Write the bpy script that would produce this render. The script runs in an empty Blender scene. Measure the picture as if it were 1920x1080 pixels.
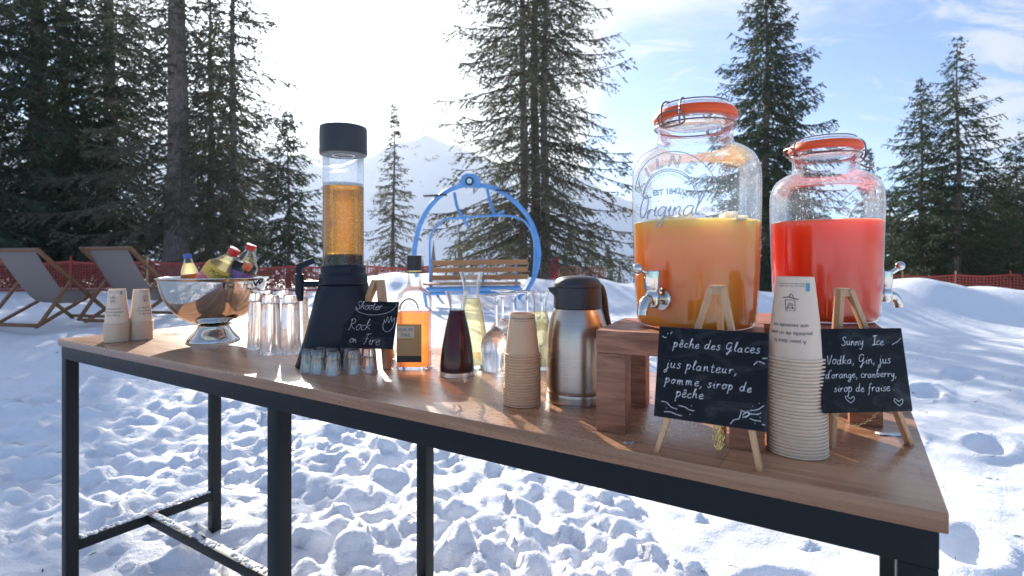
import bpy, bmesh, math, random
import numpy as np
from mathutils import Vector, Matrix, Quaternion
R = math.radians
S = bpy.context.scene
COL = S.collection
# ------------------------------------------------------------------ camera
F, CX, HY = 1016.0, 960.0, 488.0        # focal length and principal point, in photo pixels
CZ, TZ = 1.23, 0.95                     # eye height and tabletop height (m)
cam = bpy.data.cameras.new('camera'); camo = bpy.data.objects.new('camera', cam); COL.objects.link(camo)
camo.location = (0, 0, CZ); camo.rotation_euler = (R(90), 0, 0)
cam.sensor_width = 36; cam.lens = F / 1920 * 36; cam.shift_y = -(540 - HY) / 1920
cam.clip_start = 0.02; cam.clip_end = 4000
cam.dof.use_dof = True; cam.dof.focus_distance = 1.15; cam.dof.aperture_fstop = 5.6
S.camera = camo
# ------------------------------------------------------------------ sun and sky
AZ, EL = R(-22.5), R(24.0)
SUN = Vector((math.sin(AZ) * math.cos(EL), math.cos(AZ) * math.cos(EL), math.sin(EL)))
sl = bpy.data.lights.new('sun', 'SUN'); sl.energy = 5.0; sl.angle = R(0.5); sl.color = (1.0, 0.92, 0.80)
slo = bpy.data.objects.new('sun', sl); COL.objects.link(slo); slo.rotation_euler = SUN.to_track_quat('Z', 'Y').to_euler()
slo.location = (-8, 20, 12)
S.view_settings.view_transform = 'Standard'; S.view_settings.look = 'None'
S.view_settings.exposure = 1.15; S.view_settings.gamma = 1.0
W = bpy.data.worlds.new('World'); S.world = W; W.use_nodes = True
def world():
    nt = W.node_tree; N = nt.nodes; L = nt.links; N.clear()
    def n(t, **k):
        x = N.new(t)
        for a, b in k.items(): setattr(x, a, b)
        return x
    def math_(op, a, b=None, clamp=False):
        m = n('ShaderNodeMath', operation=op); m.use_clamp = clamp
        for i, v in enumerate((a, b)):
            if v is None: continue
            if isinstance(v, (int, float)): m.inputs[i].default_value = v
            else: L.new(v, m.inputs[i])
        return m.outputs[0]
    tc = n('ShaderNodeTexCoord'); sky = n('ShaderNodeTexSky', sky_type='NISHITA')
    sky.sun_disc = False; sky.sun_elevation = EL; sky.sun_rotation = AZ; sky.altitude = 1800
    sky.air_density = 1.0; sky.dust_density = 0.15; sky.ozone_density = 3.0
    d = tc.outputs['Generated']
    sp = n('ShaderNodeSeparateXYZ'); L.new(d, sp.inputs[0])
    yy = math_('MAXIMUM', sp.outputs[1], 0.08)
    u = math_('DIVIDE', sp.outputs[0], yy); v = math_('DIVIDE', sp.outputs[2], yy)
    def noise_(su, sv, rot, scale, detail, rough, dist, seed):
        cb = n('ShaderNodeCombineXYZ'); L.new(u, cb.inputs[0]); L.new(v, cb.inputs[1]); cb.inputs[2].default_value = seed
        mp = n('ShaderNodeMapping'); L.new(cb.outputs[0], mp.inputs[0]); mp.inputs['Rotation'].default_value = (0, 0, rot); mp.inputs['Scale'].default_value = (su, sv, 1)
        no = n('ShaderNodeTexNoise'); no.inputs['Scale'].default_value = scale; no.inputs['Detail'].default_value = detail
        no.inputs['Roughness'].default_value = rough; no.inputs['Distortion'].default_value = dist; L.new(mp.outputs[0], no.inputs['Vector']); return math_('SUBTRACT', no.outputs[0], 0.5)
    def ramp(x, a, b):
        mr = n('ShaderNodeMapRange'); mr.interpolation_type = 'SMOOTHSTEP'
        L.new(x, mr.inputs[0]); mr.inputs[1].default_value = a; mr.inputs[2].default_value = b; return mr.outputs[0]
    def dot(v):
        m = n('ShaderNodeVectorMath', operation='DOT_PRODUCT'); L.new(d, m.inputs[0]); m.inputs[1].default_value = v; return m.outputs['Value']
    ds = dot(SUN)
    n1 = noise_(1.0, 2.2, -0.35, 2.2, 9, 0.62, 0.6, 1.3); n2 = noise_(1.0, 3.4, -0.5, 4.2, 8, 0.68, 0.9, 4.7)
    edge = math_('SUBTRACT', v, math_('ADD', math_('MULTIPLY', u, 0.40), 0.215))      # main sheet of cloud, sloping up to the right
    c = math_('ADD', math_('MULTIPLY', edge, 1.5), math_('MULTIPLY', n1, 1.0))
    c = math_('ADD', c, math_('MULTIPLY', ramp(u, 0.19, 0.02), 0.9))
    c = math_('SUBTRACT', c, math_('MULTIPLY', ramp(u, -0.60, -0.85), 1.7))
    m1 = ramp(c, -0.10, 0.28)
    w = math_('ADD', n2, math_('MULTIPLY', ramp(u, 0.70, 0.95), 0.17))
    m2 = math_('MULTIPLY', ramp(w, 0.02, 0.24), 0.85)
    cloud = math_('MAXIMUM', m1, m2, True)
    front = math_('MULTIPLY', ramp(sp.outputs[1], 0.0, 0.35), ramp(sp.outputs[2], 0.75, 0.50))   # sheet over the mountain side; unseen cloud overhead and behind thinned for bluer fill
    cloud = math_('MULTIPLY', cloud, math_('ADD', math_('MULTIPLY', front, 0.75), 0.25))
    b1 = n('ShaderNodeBackground'); tn = n('ShaderNodeMix', data_type='RGBA', blend_type='MULTIPLY'); tn.inputs[0].default_value = 1.0; L.new(sky.outputs[0], tn.inputs[6]); tn.inputs[7].default_value = (0.54, 0.82, 1.06, 1); L.new(tn.outputs[2], b1.inputs[0]); b1.inputs[1].default_value = SKY_S
    b2 = n('ShaderNodeBackground'); b2.inputs[0].default_value = (0.82, 0.90, 1.0, 1)
    glow = math_('MULTIPLY', math_('POWER', math_('MAXIMUM', ds, 0.0), 40.0), 2.2)
    L.new(math_('ADD', glow, CLOUD_S), b2.inputs[1])
    mx = n('ShaderNodeMixShader'); L.new(cloud, mx.inputs[0]); L.new(b1.outputs[0], mx.inputs[1]); L.new(b2.outputs[0], mx.inputs[2])
    o = n('ShaderNodeOutputWorld'); L.new(mx.outputs[0], o.inputs[0])
SKY_S, CLOUD_S = 0.088, 0.40
world()
S.cycles.use_denoising = True
try: S.cycles.denoiser = 'OPENIMAGEDENOISE'
except Exception: pass
S.cycles.max_bounces = 14; S.cycles.transparent_max_bounces = 24; S.cycles.transmission_bounces = 12
S.cycles.sample_clamp_indirect = 6.0; S.cycles.caustics_refractive = True; S.cycles.blur_glossy = 1.0; S.cycles.caustics_reflective = False
rng = np.random.default_rng(7); random.seed(7)

# ------------------------------------------------------------------ materials
class NT:
    def __init__(s, name):
        s.m = bpy.data.materials.new(name); s.m.use_nodes = True
        s.t = s.m.node_tree; s.t.nodes.clear(); s.out = s.n('ShaderNodeOutputMaterial')
    def n(s, typ, ins=None, **k):
        x = s.t.nodes.new(typ)
        for a, b in k.items(): setattr(x, a, b)
        for a, b in (ins or {}).items(): s.set(x.inputs[a], b)
        return x
    def set(s, sock, v):
        if hasattr(v, 'is_linked') or hasattr(v, 'links'): s.t.links.new(v, sock)
        else:
            if isinstance(v, (tuple, list)) and len(v) == 3 and sock.type == 'RGBA': v = tuple(v) + (1,)
            sock.default_value = v
    def ramp(s, fac, stops):
        r = s.n('ShaderNodeValToRGB', {'Fac': fac}); e = r.color_ramp.elements
        while len(e) < len(stops): e.new(0.5)
        for i, (p, c) in enumerate(stops):
            e[i].position = p; e[i].color = tuple(c) + (1,) if len(c) == 3 else c
        return r.outputs[0]
    def math(s, op, a, b=0.0, clamp=False):
        m = s.n('ShaderNodeMath', {0: a, 1: b}, operation=op); m.use_clamp = clamp; return m.outputs[0]
    def mixs(s, f, a, b):
        return s.n('ShaderNodeMixShader', {0: f, 1: a, 2: b}).outputs[0]
    def mixc(s, f, a, b, mode='MIX'):
        m = s.n('ShaderNodeMix', data_type='RGBA', blend_type=mode); s.set(m.inputs[0], f); s.set(m.inputs[6], a); s.set(m.inputs[7], b); return m.outputs[2]
    def coord(s, scale=(1, 1, 1), which='Object', rot=(0, 0, 0)):
        tc = s.n('ShaderNodeTexCoord'); mp = s.n('ShaderNodeMapping', {0: tc.outputs[which]}); mp.inputs['Scale'].default_value = scale
        mp.inputs['Rotation'].default_value = rot
        return mp.outputs[0]
    def noise(s, vec, scale, detail=4, rough=0.5, dist=0.0):
        return s.n('ShaderNodeTexNoise', {'Vector': vec, 'Scale': scale, 'Detail': detail, 'Roughness': rough, 'Distortion': dist})
    def bump(s, h, strength=0.3, dist=0.01):
        return s.n('ShaderNodeBump', {'Height': h, 'Strength': strength, 'Distance': dist}).outputs[0]
    def pbr(s, **k):
        nm = {'color': 'Base Color', 'rough': 'Roughness', 'metal': 'Metallic', 'normal': 'Normal', 'coat': 'Coat Weight', 'coat_rough': 'Coat Roughness',
              'sss': 'Subsurface Weight', 'sss_r': 'Subsurface Radius', 'sss_s': 'Subsurface Scale', 'spec': 'Specular IOR Level', 'aniso': 'Anisotropic', 'trans': 'Transmission Weight', 'ior': 'IOR'}
        return s.n('ShaderNodeBsdfPrincipled', {nm[a]: b for a, b in k.items()}).outputs[0]
    def done(s, sh):
        s.t.links.new(sh, s.out.inputs[0]); return s.m
M = {}
def simple(name, color, rough=0.5, metal=0.0, var=0.12, scale=30, bump=0.0, **k):
    t = NT(name); v = t.coord(); n_ = t.noise(v, scale, 5)
    c = t.mixc(n_.outputs[0], tuple(x * (1 - var) for x in color), tuple(min(1, x * (1 + var)) for x in color))
    kw = dict(color=c, rough=t.math('ADD', t.math('MULTIPLY', n_.outputs[0], 0.16), rough - 0.08), metal=metal, **k)
    if bump: kw['normal'] = t.bump(t.noise(v, scale * 4, 5).outputs[0], bump, 0.002)
    M[name] = t.done(t.pbr(**kw)); return M[name]
def wood(name, dark, light, grain=(1.2, 26, 26), rough=0.45, coat=0.0, staves=None, wet=False, spec=0.3):
    t = NT(name); v = t.coord(grain); n1 = t.noise(v, 2.2, 8, 0.6, 1.2)
    c = t.ramp(n1.outputs[0], [(0.32, dark), (0.66, light)])
    fine = t.noise(t.coord((grain[0] * 4, grain[1] * 6, grain[2] * 6)), 4, 4)
    c = t.mixc(t.math('MULTIPLY', fine.outputs[0], 0.5), c, tuple(x * 0.55 for x in dark))
    if staves:
        br = t.n('ShaderNodeTexBrick', {'Vector': t.coord(), 'Scale': 1.0, 'Mortar Size': 0.0006, 'Mortar Smooth': 0.1, 'Brick Width': staves[0], 'Row Height': staves[1]})
        br.offset = 0.37; br.inputs['Color1'].default_value = (0.72, 0.72, 0.74, 1); br.inputs['Color2'].default_value = (1.14, 1.1, 1.06, 1); br.inputs['Mortar'].default_value = (0.5, 0.46, 0.42, 1)
        c = t.mixc(1.0, c, br.outputs[0], 'MULTIPLY')
    r = t.math('ADD', t.math('MULTIPLY', n1.outputs[0], 0.25), rough - 0.12)
    kw = {}
    hgt = fine.outputs[0]
    if wet:
        w1 = t.noise(t.coord(), 5.0, 5, 0.65, 0.6)
        wm = t.n('ShaderNodeMapRange', {0: w1.outputs[0], 1: 0.60, 2: 0.68}).outputs[0]
        dv = t.n('ShaderNodeTexVoronoi', {'Vector': t.coord(), 'Scale': 95.0})
        drop = t.n('ShaderNodeMapRange', {0: dv.outputs['Distance'], 1: 0.36, 2: 0.26}).outputs[0]
        w2 = t.noise(t.coord(), 2.3, 3, 0.5)
        drop = t.math('MULTIPLY', drop, t.n('ShaderNodeMapRange', {0: w2.outputs[0], 1: 0.5, 2: 0.58}).outputs[0])
        wet_ = t.math('MAXIMUM', wm, drop, True)
        c = t.mixc(t.math('MULTIPLY', wet_, 0.18), c, tuple(x * 0.6 for x in dark))
        r = t.mixc(wet_, r, (0.12, 0.12, 0.12))
        hgt = t.math('ADD', t.math('MULTIPLY', hgt, 0.35), t.math('MULTIPLY', drop, 0.9))
    M[name] = t.done(t.pbr(color=c, rough=r, normal=t.bump(hgt, 0.18, 0.0012), spec=spec, coat=coat, coat_rough=0.25, **kw)); return M[name]
def thin_glass(name, tint=(0.97, 0.985, 0.99), frost=0.0, drops=0.0, ior=1.45, cap=0.7):
    t = NT(name); tr = t.n('ShaderNodeBsdfTransparent', {'Color': tint}).outputs[0]
    v = t.coord()
    nb = t.bump(t.noise(v, 30, 2).outputs[0], 0.05, 0.003)
    gl = t.n('ShaderNodeBsdfGlossy', {'Color': (1, 1, 1), 'Roughness': 0.04, 'Normal': nb}).outputs[0]
    fr = t.n('ShaderNodeFresnel', {'IOR': ior, 'Normal': nb}).outputs[0]
    sh = t.mixs(t.math('MINIMUM', t.math('MULTIPLY', fr, 0.95), cap), tr, gl)
    if frost or drops:
        wh = t.mixs(0.55, t.n('ShaderNodeBsdfDiffuse', {'Color': (0.9, 0.93, 0.96)}).outputs[0], t.n('ShaderNodeBsdfTranslucent', {'Color': (0.9, 0.93, 0.96)}).outputs[0])
        f1 = t.noise(v, 9, 6, 0.62); f2 = t.noise(t.coord((90, 90, 5)), 1.0, 3)
        fm = t.math('MULTIPLY', t.math('MULTIPLY', t.n('ShaderNodeMapRange', {0: f1.outputs[0], 1: 0.35, 2: 0.75}).outputs[0], f2.outputs[0]), frost)
        vo = t.n('ShaderNodeTexVoronoi', {'Vector': v, 'Scale': 150.0})
        vo2 = t.n('ShaderNodeTexVoronoi', {'Vector': v, 'Scale': 330.0})
        d = t.n('ShaderNodeMapRange', {0: vo.outputs['Distance'], 1: 0.30, 2: 0.20}).outputs[0]
        d2 = t.n('ShaderNodeMapRange', {0: vo2.outputs['Distance'], 1: 0.34, 2: 0.22}).outputs[0]
        ra = t.n('ShaderNodeSeparateColor', {0: vo.outputs['Color']}).outputs[0]
        ra2 = t.n('ShaderNodeSeparateColor', {0: vo2.outputs['Color']}).outputs[0]
        d = t.math('MULTIPLY', d, t.math('GREATER_THAN', ra, 0.72)); d2 = t.math('MULTIPLY', d2, t.math('GREATER_THAN', ra2, 0.6))
        zz = t.n('ShaderNodeSeparateXYZ', {0: v}).outputs[2]; zm = t.n('ShaderNodeMapRange', {0: zz, 1: 0.165, 2: 0.19, 3: 0.03, 4: 1.0}).outputs[0]
        fm = t.math('MULTIPLY', fm, zm); dm = t.math('MULTIPLY', t.math('MULTIPLY', t.math('MAXIMUM', d, d2), drops), zm)
        sh = t.mixs(t.math('MAXIMUM', fm, dm, True), sh, wh)
    M[name] = t.done(sh); return M[name]
def thick_glass(name, mix=0.35, rough=0.0, tint=(1, 1, 1), frost=0.0, shine=0.0):
    t = NT(name); g = t.n('ShaderNodeBsdfGlass', {'Color': tint, 'Roughness': rough, 'IOR': 1.52}).outputs[0]
    tr = t.n('ShaderNodeBsdfTransparent', {'Color': tint}).outputs[0]
    sh = t.mixs(mix, g, tr)
    if shine: sh = t.mixs(shine, sh, t.n('ShaderNodeBsdfGlossy', {'Color': (1, 1, 1), 'Roughness': 0.08}).outputs[0])
    if frost: sh = t.mixs(frost, sh, t.n('ShaderNodeBsdfTranslucent', {'Color': (1, 1, 1)}).outputs[0])
    M[name] = t.done(sh); return M[name]
def clear_liquid(name, tint, glow, gfac=0.2, bubbles=0.0):
    t = NT(name); tr = t.n('ShaderNodeBsdfTransparent', {'Color': tint}).outputs[0]
    tl = t.n('ShaderNodeBsdfTranslucent', {'Color': glow}).outputs[0]
    gl = t.n('ShaderNodeBsdfGlossy', {'Color': (1, 1, 1), 'Roughness': 0.05}).outputs[0]
    fr = t.n('ShaderNodeFresnel', {'IOR': 1.12}).outputs[0]
    nz = t.noise(t.coord((30, 30, 6)), 1.0, 4).outputs[0]
    sh = t.mixs(t.math('MULTIPLY', t.math('ADD', nz, 0.5), gfac), tr, tl)
    sh = t.mixs(t.math('MINIMUM', fr, 0.6), sh, gl)
    if bubbles:
        vo = t.n('ShaderNodeTexVoronoi', {'Vector': t.coord(), 'Scale': 260.0})
        d = t.n('ShaderNodeMapRange', {0: vo.outputs['Distance'], 1: 0.30, 2: 0.18}).outputs[0]
        ra = t.n('ShaderNodeSeparateColor', {0: vo.outputs['Color']}).outputs[0]
        wh = t.n('ShaderNodeBsdfTranslucent', {'Color': (1, 0.85, 0.6)}).outputs[0]
        sh = t.mixs(t.math('MULTIPLY', t.math('MULTIPLY', d, t.math('GREATER_THAN', ra, 0.7)), bubbles), sh, wh)
    M[name] = t.done(sh); return M[name]
def juice(name, deep, light, scatter, top=None):
    t = NT(name); v = t.coord(); n1 = t.noise(t.coord((14, 14, 4)), 1.0, 5, 0.6)
    c = t.mixc(n1.outputs[0], deep, light)
    if top:
        z = t.n('ShaderNodeSeparateXYZ', {0: t.coord()}).outputs[2]; z = t.math('ADD', z, t.math('MULTIPLY', t.noise(v, 2.0, 4).outputs[0], 0.03))
        c = t.mixc(t.n('ShaderNodeMapRange', {0: z, 1: 0.125, 2: 0.190}).outputs[0], c, top)
    M[name] = t.done(t.pbr(color=c, rough=0.18, sss=1.0, sss_r=scatter, sss_s=2.2)); return M[name]

wood('oak_top', (0.44, 0.205, 0.098), (0.84, 0.47, 0.265), grain=(1.1, 24, 24), staves=(0.62, 0.095), rough=0.34, spec=0.5, coat=0.45, wet=True)
wood('bench_wood', (0.21, 0.080, 0.045), (0.54, 0.25, 0.15), grain=(3, 22, 22), rough=0.5)
wood('pine', (0.55, 0.32, 0.17), (0.72, 0.46, 0.27), grain=(30, 30, 3), rough=0.55)
wood('chair_wood', (0.17, 0.075, 0.035), (0.31, 0.145, 0.07), grain=(20, 20, 2), rough=0.5)
wood('slat_wood', (0.45, 0.2, 0.08), (0.62, 0.3, 0.13), grain=(2, 20, 20), rough=0.5)
simple('black_steel', (0.006, 0.009, 0.012), 0.45, 0.0, 0.2, 60, 0.1, spec=0.22)
simple('black_plastic', (0.007, 0.011, 0.022), 0.45, var=0.1, spec=0.3)
simple('grey_lid_plastic', (0.026, 0.028, 0.034), 0.45, var=0.1, scale=200, bump=0.1)
simple('cream_paper', (0.80, 0.615, 0.46), 0.7, var=0.06, sss=0.15, sss_r=(0.01, 0.006, 0.004), sss_s=1.0)
simple('tan_paper', (0.68, 0.43, 0.26), 0.75, var=0.07)
simple('print_ink', (0.05, 0.05, 0.06), 0.6)
simple('print_blue', (0.10, 0.28, 0.42), 0.6)
def slate():
    t = NT('slate'); v = t.coord(); n1 = t.noise(t.coord((14, 14, 30)), 1.0, 6, 0.65, 1.5); n2 = t.noise(v, 160, 3)
    f = t.math('MULTIPLY', t.n('ShaderNodeMapRange', {0: n1.outputs[0], 1: 0.5, 2: 0.8}).outputs[0], t.math('ADD', n2.outputs[0], 0.3))
    M['slate'] = t.done(t.pbr(color=t.mixc(t.math('MULTIPLY', f, 0.22), (0.006, 0.008, 0.012), (0.35, 0.36, 0.38)), rough=0.6, spec=0.2, normal=t.bump(n2.outputs[0], 0.1, 0.0005)))
slate()
simple('chalk', (0.82, 0.82, 0.82), 0.9, var=0.15, scale=300)
simple('gold', (0.75, 0.55, 0.22), 0.3, 1.0)
simple('chrome', (0.64, 0.61, 0.57), 0.06, 1.0, var=0.02)
simple('wire', (0.22, 0.19, 0.18), 0.3, 1.0)
simple('orange_rubber', (0.85, 0.10, 0.018), 0.45, var=0.05, sss=0.2, sss_r=(0.01, 0.004, 0.002), sss_s=1.0)
simple('blue_paint', (0.13, 0.34, 0.68), 0.45, var=0.32, scale=14, bump=0.3)
simple('sling_grey', (0.235, 0.195, 0.175), 0.9, var=0.1, scale=120, bump=0.2)
simple('net_red', (0.38, 0.05, 0.035), 0.7, var=0.2)
simple('flag_red', (0.62, 0.04, 0.07), 0.7)
simple('bamboo', (0.48, 0.30, 0.14), 0.6)
simple('foil', (0.62, 0.70, 0.78), 0.3, 0.6, var=0.35, scale=150)
simple('cap_red', (0.62, 0.03, 0.025), 0.4); simple('cap_orange', (0.75, 0.16, 0.04), 0.4)
simple('cap_blue', (0.05, 0.12, 0.5), 0.4); simple('cap_green', (0.03, 0.33, 0.16), 0.4); simple('cap_white', (0.8, 0.82, 0.84), 0.4)
simple('cap_black', (0.012, 0.012, 0.014), 0.35)
simple('label_yellow', (0.78, 0.48, 0.07), 0.55); simple('label_purple', (0.28, 0.09, 0.32), 0.5, var=0.4, scale=60)
simple('label_pink', (0.75, 0.16, 0.20), 0.5, var=0.3, scale=60); simple('label_orange', (0.78, 0.20, 0.035), 0.5, var=0.4, scale=50)
simple('label_green', (0.16, 0.24, 0.08), 0.5, var=0.5, scale=80); simple('label_kraft', (0.48, 0.26, 0.09), 0.6, var=0.15)
simple('label_black', (0.03, 0.025, 0.025), 0.5); simple('label_paper', (0.66, 0.50, 0.34), 0.6); simple('label_gold', (0.48, 0.33, 0.17), 0.5)
simple('froth_peach', (0.95, 0.62, 0.30), 0.4, sss=1.0, sss_r=(.03, .015, .006), sss_s=1.0); simple('froth_red', (0.95, 0.20, 0.14), 0.4, sss=1.0, sss_r=(.03, .01, .006), sss_s=1.0)
simple('foam', (0.85, 0.82, 0.76), 0.6)
thin_glass('jar_glass', frost=0.2, drops=0.5)
thin_glass('tube_glass', tint=(0.88, 0.91, 0.94), cap=0.6, frost=0.35, drops=0.3)
thin_glass('bottle_glass', frost=0.1, drops=0.1)
thick_glass('tumbler_glass', 0.10); thick_glass('shot_glass', 0.12, shine=0.08); thick_glass('stem_glass', 0.15); simple('ice', (0.92, 0.80, 0.60), 0.12, sss=1.0, sss_r=(0.05, 0.04, 0.03), sss_s=1.0)
simple('emboss_glass', (0.42, 0.48, 0.56), 0.12, var=0.3, scale=300)
clear_liquid('beer', (0.76, 0.54, 0.22), (0.80, 0.52, 0.16), 0.22, 0.8)
clear_liquid('beer_core', (0.98, 0.90, 0.72), (0.95, 0.74, 0.38), 0.32, 0.5)
clear_liquid('rum', (0.98, 0.60, 0.30), (1.0, 0.42, 0.14), 0.4)
clear_liquid('red_wine', (0.15, 0.010, 0.03), (0.20, 0.010, 0.035), 0.1)
clear_liquid('white_wine', (0.95, 0.92, 0.74), (0.9, 0.82, 0.5), 0.14)
clear_liquid('lemonade', (0.97, 0.94, 0.76), (0.92, 0.86, 0.58), 0.6)
clear_liquid('cola', (0.06, 0.02, 0.03), (0.1, 0.02, 0.03), 0.1)
juice('peach_juice', (0.94, 0.25, 0.022), (0.97, 0.34, 0.045), (0.10, 0.04, 0.012), top=(0.97, 0.44, 0.11))
juice('red_juice', (0.96, 0.055, 0.012), (0.98, 0.10, 0.030), (0.09, 0.020, 0.010))
def brushed():
    t = NT('brushed_steel'); v = t.coord((2, 2, 160)); n1 = t.noise(v, 3, 4)
    r = t.math('ADD', t.math('MULTIPLY', n1.outputs[0], 0.10), 0.24)
    M['brushed_steel'] = t.done(t.pbr(color=(0.50, 0.43, 0.37), rough=r, metal=1.0))
brushed()
def snow():
    t = NT('snow'); v = t.coord(); n1 = t.noise(v, 14, 6, 0.65); n2 = t.noise(v, 90, 4, 0.6)
    h = t.math('ADD', t.math('MULTIPLY', n1.outputs[0], 1.0), t.math('MULTIPLY', n2.outputs[0], 0.35))
    c = t.mixc(n1.outputs[0], (0.82, 0.845, 0.895), (0.87, 0.885, 0.925))
    M['snow'] = t.done(t.pbr(color=c, rough=0.6, spec=0.25, sss=0.08, sss_r=(0.02, 0.03, 0.05), sss_s=0.6, normal=t.bump(h, 0.45, 0.03)))
    t = NT('hill_snow'); v = t.coord(); n1 = t.noise(v, 0.035, 9, 0.62, 0.4); n2 = t.noise(v, 0.25, 5, 0.6)
    f = t.n('ShaderNodeMapRange', {0: t.math('ADD', n1.outputs[0], t.math('MULTIPLY', n2.outputs[0], 0.25)), 1: 0.70, 2: 0.76}).outputs[0]
    M['hill_snow'] = t.done(t.pbr(color=t.mixc(f, (0.80, 0.83, 0.88), (0.06, 0.08, 0.10)), rough=0.7))
snow()
def foliage(name, c1, c2, trans):
    t = NT(name); g = t.n('ShaderNodeNewGeometry'); n1 = t.noise(t.coord((1, 1, 1)), 1.6, 3)
    f = t.math('ADD', t.math('MULTIPLY', g.outputs['Random Per Island'], 0.6), t.math('MULTIPLY', n1.outputs[0], 0.5), True)
    c = t.mixc(f, c1, c2)
    d = t.pbr(color=c, rough=0.6, spec=0.3); tl = t.n('ShaderNodeBsdfTranslucent', {'Color': c}).outputs[0]
    M[name] = t.done(t.mixs(trans, d, tl))
foliage('needles', (0.022, 0.042, 0.024), (0.072, 0.108, 0.052), 0.30)
foliage('needles_dry', (0.055, 0.060, 0.038), (0.15, 0.145, 0.09), 0.34)
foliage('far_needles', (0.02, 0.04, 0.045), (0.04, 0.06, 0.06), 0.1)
def bark():
    t = NT('bark'); v = t.coord((9, 9, 2.2)); n1 = t.noise(v, 3, 7, 0.65, 0.6)
    c = t.ramp(n1.outputs[0], [(0.3, (0.07, 0.054, 0.046)), (0.7, (0.28, 0.22, 0.19))])
    M['bark'] = t.done(t.pbr(color=c, rough=0.9, normal=t.bump(n1.outputs[0], 0.8, 0.03)))
    simple('twig', (0.11, 0.085, 0.07), 0.9, var=0.3, scale=4)
bark()

# ------------------------------------------------------------------ mesh helpers
class MB:
    def __init__(s): s.v = []; s.f = []; s.mi = []; s.cur = 0
    def add(s, vs, fs):
        o = len(s.v); s.v += [tuple(p) for p in vs]; s.f += [tuple(i + o for i in f) for f in fs]; s.mi += [s.cur] * len(fs); return s
    def box(s, c, size, rot=None, bev=0.0):
        bm = bmesh.new(); bmesh.ops.create_cube(bm, size=1.0)
        for v in bm.verts: v.co = Vector((v.co.x * size[0], v.co.y * size[1], v.co.z * size[2]))
        if bev: bmesh.ops.bevel(bm, geom=list(bm.edges), offset=bev, segments=2, profile=0.6, affect='EDGES')
        m = Matrix.Translation(c) @ (rot.to_4x4() if rot else Matrix.Identity(4))
        bm.verts.index_update()
        s.add([m @ v.co for v in bm.verts], [[v.index for v in f.verts] for f in bm.faces]); bm.free(); return s
    def bar(s, a, b, w, d, up=(0, 0, 1), bev=0.0):
        a, b = Vector(a), Vector(b); z = (b - a).normalized(); x = Vector(up).cross(z)
        if x.length < 1e-5: x = Vector((1, 0, 0))
        x.normalize(); y = z.cross(x)
        return s.box((a + b) / 2, (w, d, (b - a).length), Matrix((x, y, z)).transposed(), bev)
    def tube(s, pts, r, n=8, caps=True, closed=False):
        pts = [Vector(p) for p in pts]; rs = r if isinstance(r, (list, tuple)) else [r] * len(pts)
        m = len(pts); vs = []; fs = []; pu = None
        for i, p in enumerate(pts):
            a = pts[(i - 1) % m] if (i or closed) else p; b = pts[(i + 1) % m] if (i < m - 1 or closed) else p
            t = (b - a)
            t = t.normalized() if t.length > 1e-9 else Vector((0, 0, 1))
            if pu is None: u = t.orthogonal().normalized()
            else:
                u = pu - t * pu.dot(t); u = u.normalized() if u.length > 1e-6 else t.orthogonal().normalized()
            pu = u; w = t.cross(u)
            for k in range(n):
                an = 2 * math.pi * k / n; vs.append(p + (u * math.cos(an) + w * math.sin(an)) * rs[i])
        for i in range(m if closed else m - 1):
            j = (i + 1) % m
            for k in range(n): fs.append((i * n + k, i * n + (k + 1) % n, j * n + (k + 1) % n, j * n + k))
        if caps and not closed: fs.append(tuple(range(n))[::-1]); fs.append(tuple((m - 1) * n + k for k in range(n)))
        return s.add(vs, fs)
    def lathe(s, prof, n=48, mat=None, xf=None):
        vs = []; fs = []; idx = []
        for (r, z) in prof:
            if r < 1e-6: idx.append([len(vs)] * n); vs.append(Vector((0, 0, z)))
            else:
                idx.append(list(range(len(vs), len(vs) + n)))
                for k in range(n):
                    a = 2 * math.pi * k / n; vs.append(Vector((r * math.cos(a), r * math.sin(a), z)))
        for i in range(len(prof) - 1):
            A, B = idx[i], idx[i + 1]
            for k in range(n):
                q = [A[k], A[(k + 1) % n], B[(k + 1) % n], B[k]]; q2 = []
                for x in q:
                    if x not in q2: q2.append(x)
                if len(q2) > 2: fs.append(q2)
        if xf: vs = [xf(v) for v in vs]
        if mat is not None: vs = [mat @ v for v in vs]
        return s.add(vs, fs)
    def build(s, name, mat, parent=None, smooth=True, angle=40):
        me = bpy.data.meshes.new(name); me.from_pydata(s.v, [], s.f)
        for m in (mat if isinstance(mat, (list, tuple)) else [mat]): me.materials.append(M[m] if isinstance(m, str) else m)
        if any(s.mi): me.polygons.foreach_set('material_index', s.mi)
        me.update()
        o = bpy.data.objects.new(name, me); COL.objects.link(o); o.parent = parent
        if smooth:
            me.polygons.foreach_set('use_smooth', [True] * len(me.polygons))
            try: me.set_sharp_from_angle(angle=R(angle))
            except Exception: pass
        return o
def spline(pts, n=6, closed=False):
    P = [Vector(p) if len(p) == 3 else Vector((p[0], p[1], 0)) for p in pts]; m = len(P); out = []
    for i in range(m if closed else m - 1):
        p0 = P[(i - 1) % m] if (i or closed) else P[0]; p1 = P[i]; p2 = P[(i + 1) % m]; p3 = P[(i + 2) % m] if (i < m - 2 or closed) else P[m - 1]
        for k in range(n):
            t = k / n
            out.append(0.5 * ((2 * p1) + (p2 - p0) * t + (2 * p0 - 5 * p1 + 4 * p2 - p3) * t * t + (3 * p1 - p0 - 3 * p2 + p3) * t ** 3))
    if not closed: out.append(P[-1])
    return out
def prof(pts, n=5): return [(max(0, p.x), p.y) for p in spline(pts, n)]
def tag(o, label, cat, group=None, kind=None):
    if label: o['label'] = label
    if cat: o['category'] = cat
    if group: o['group'] = group
    if kind: o['kind'] = kind
    return o
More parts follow.
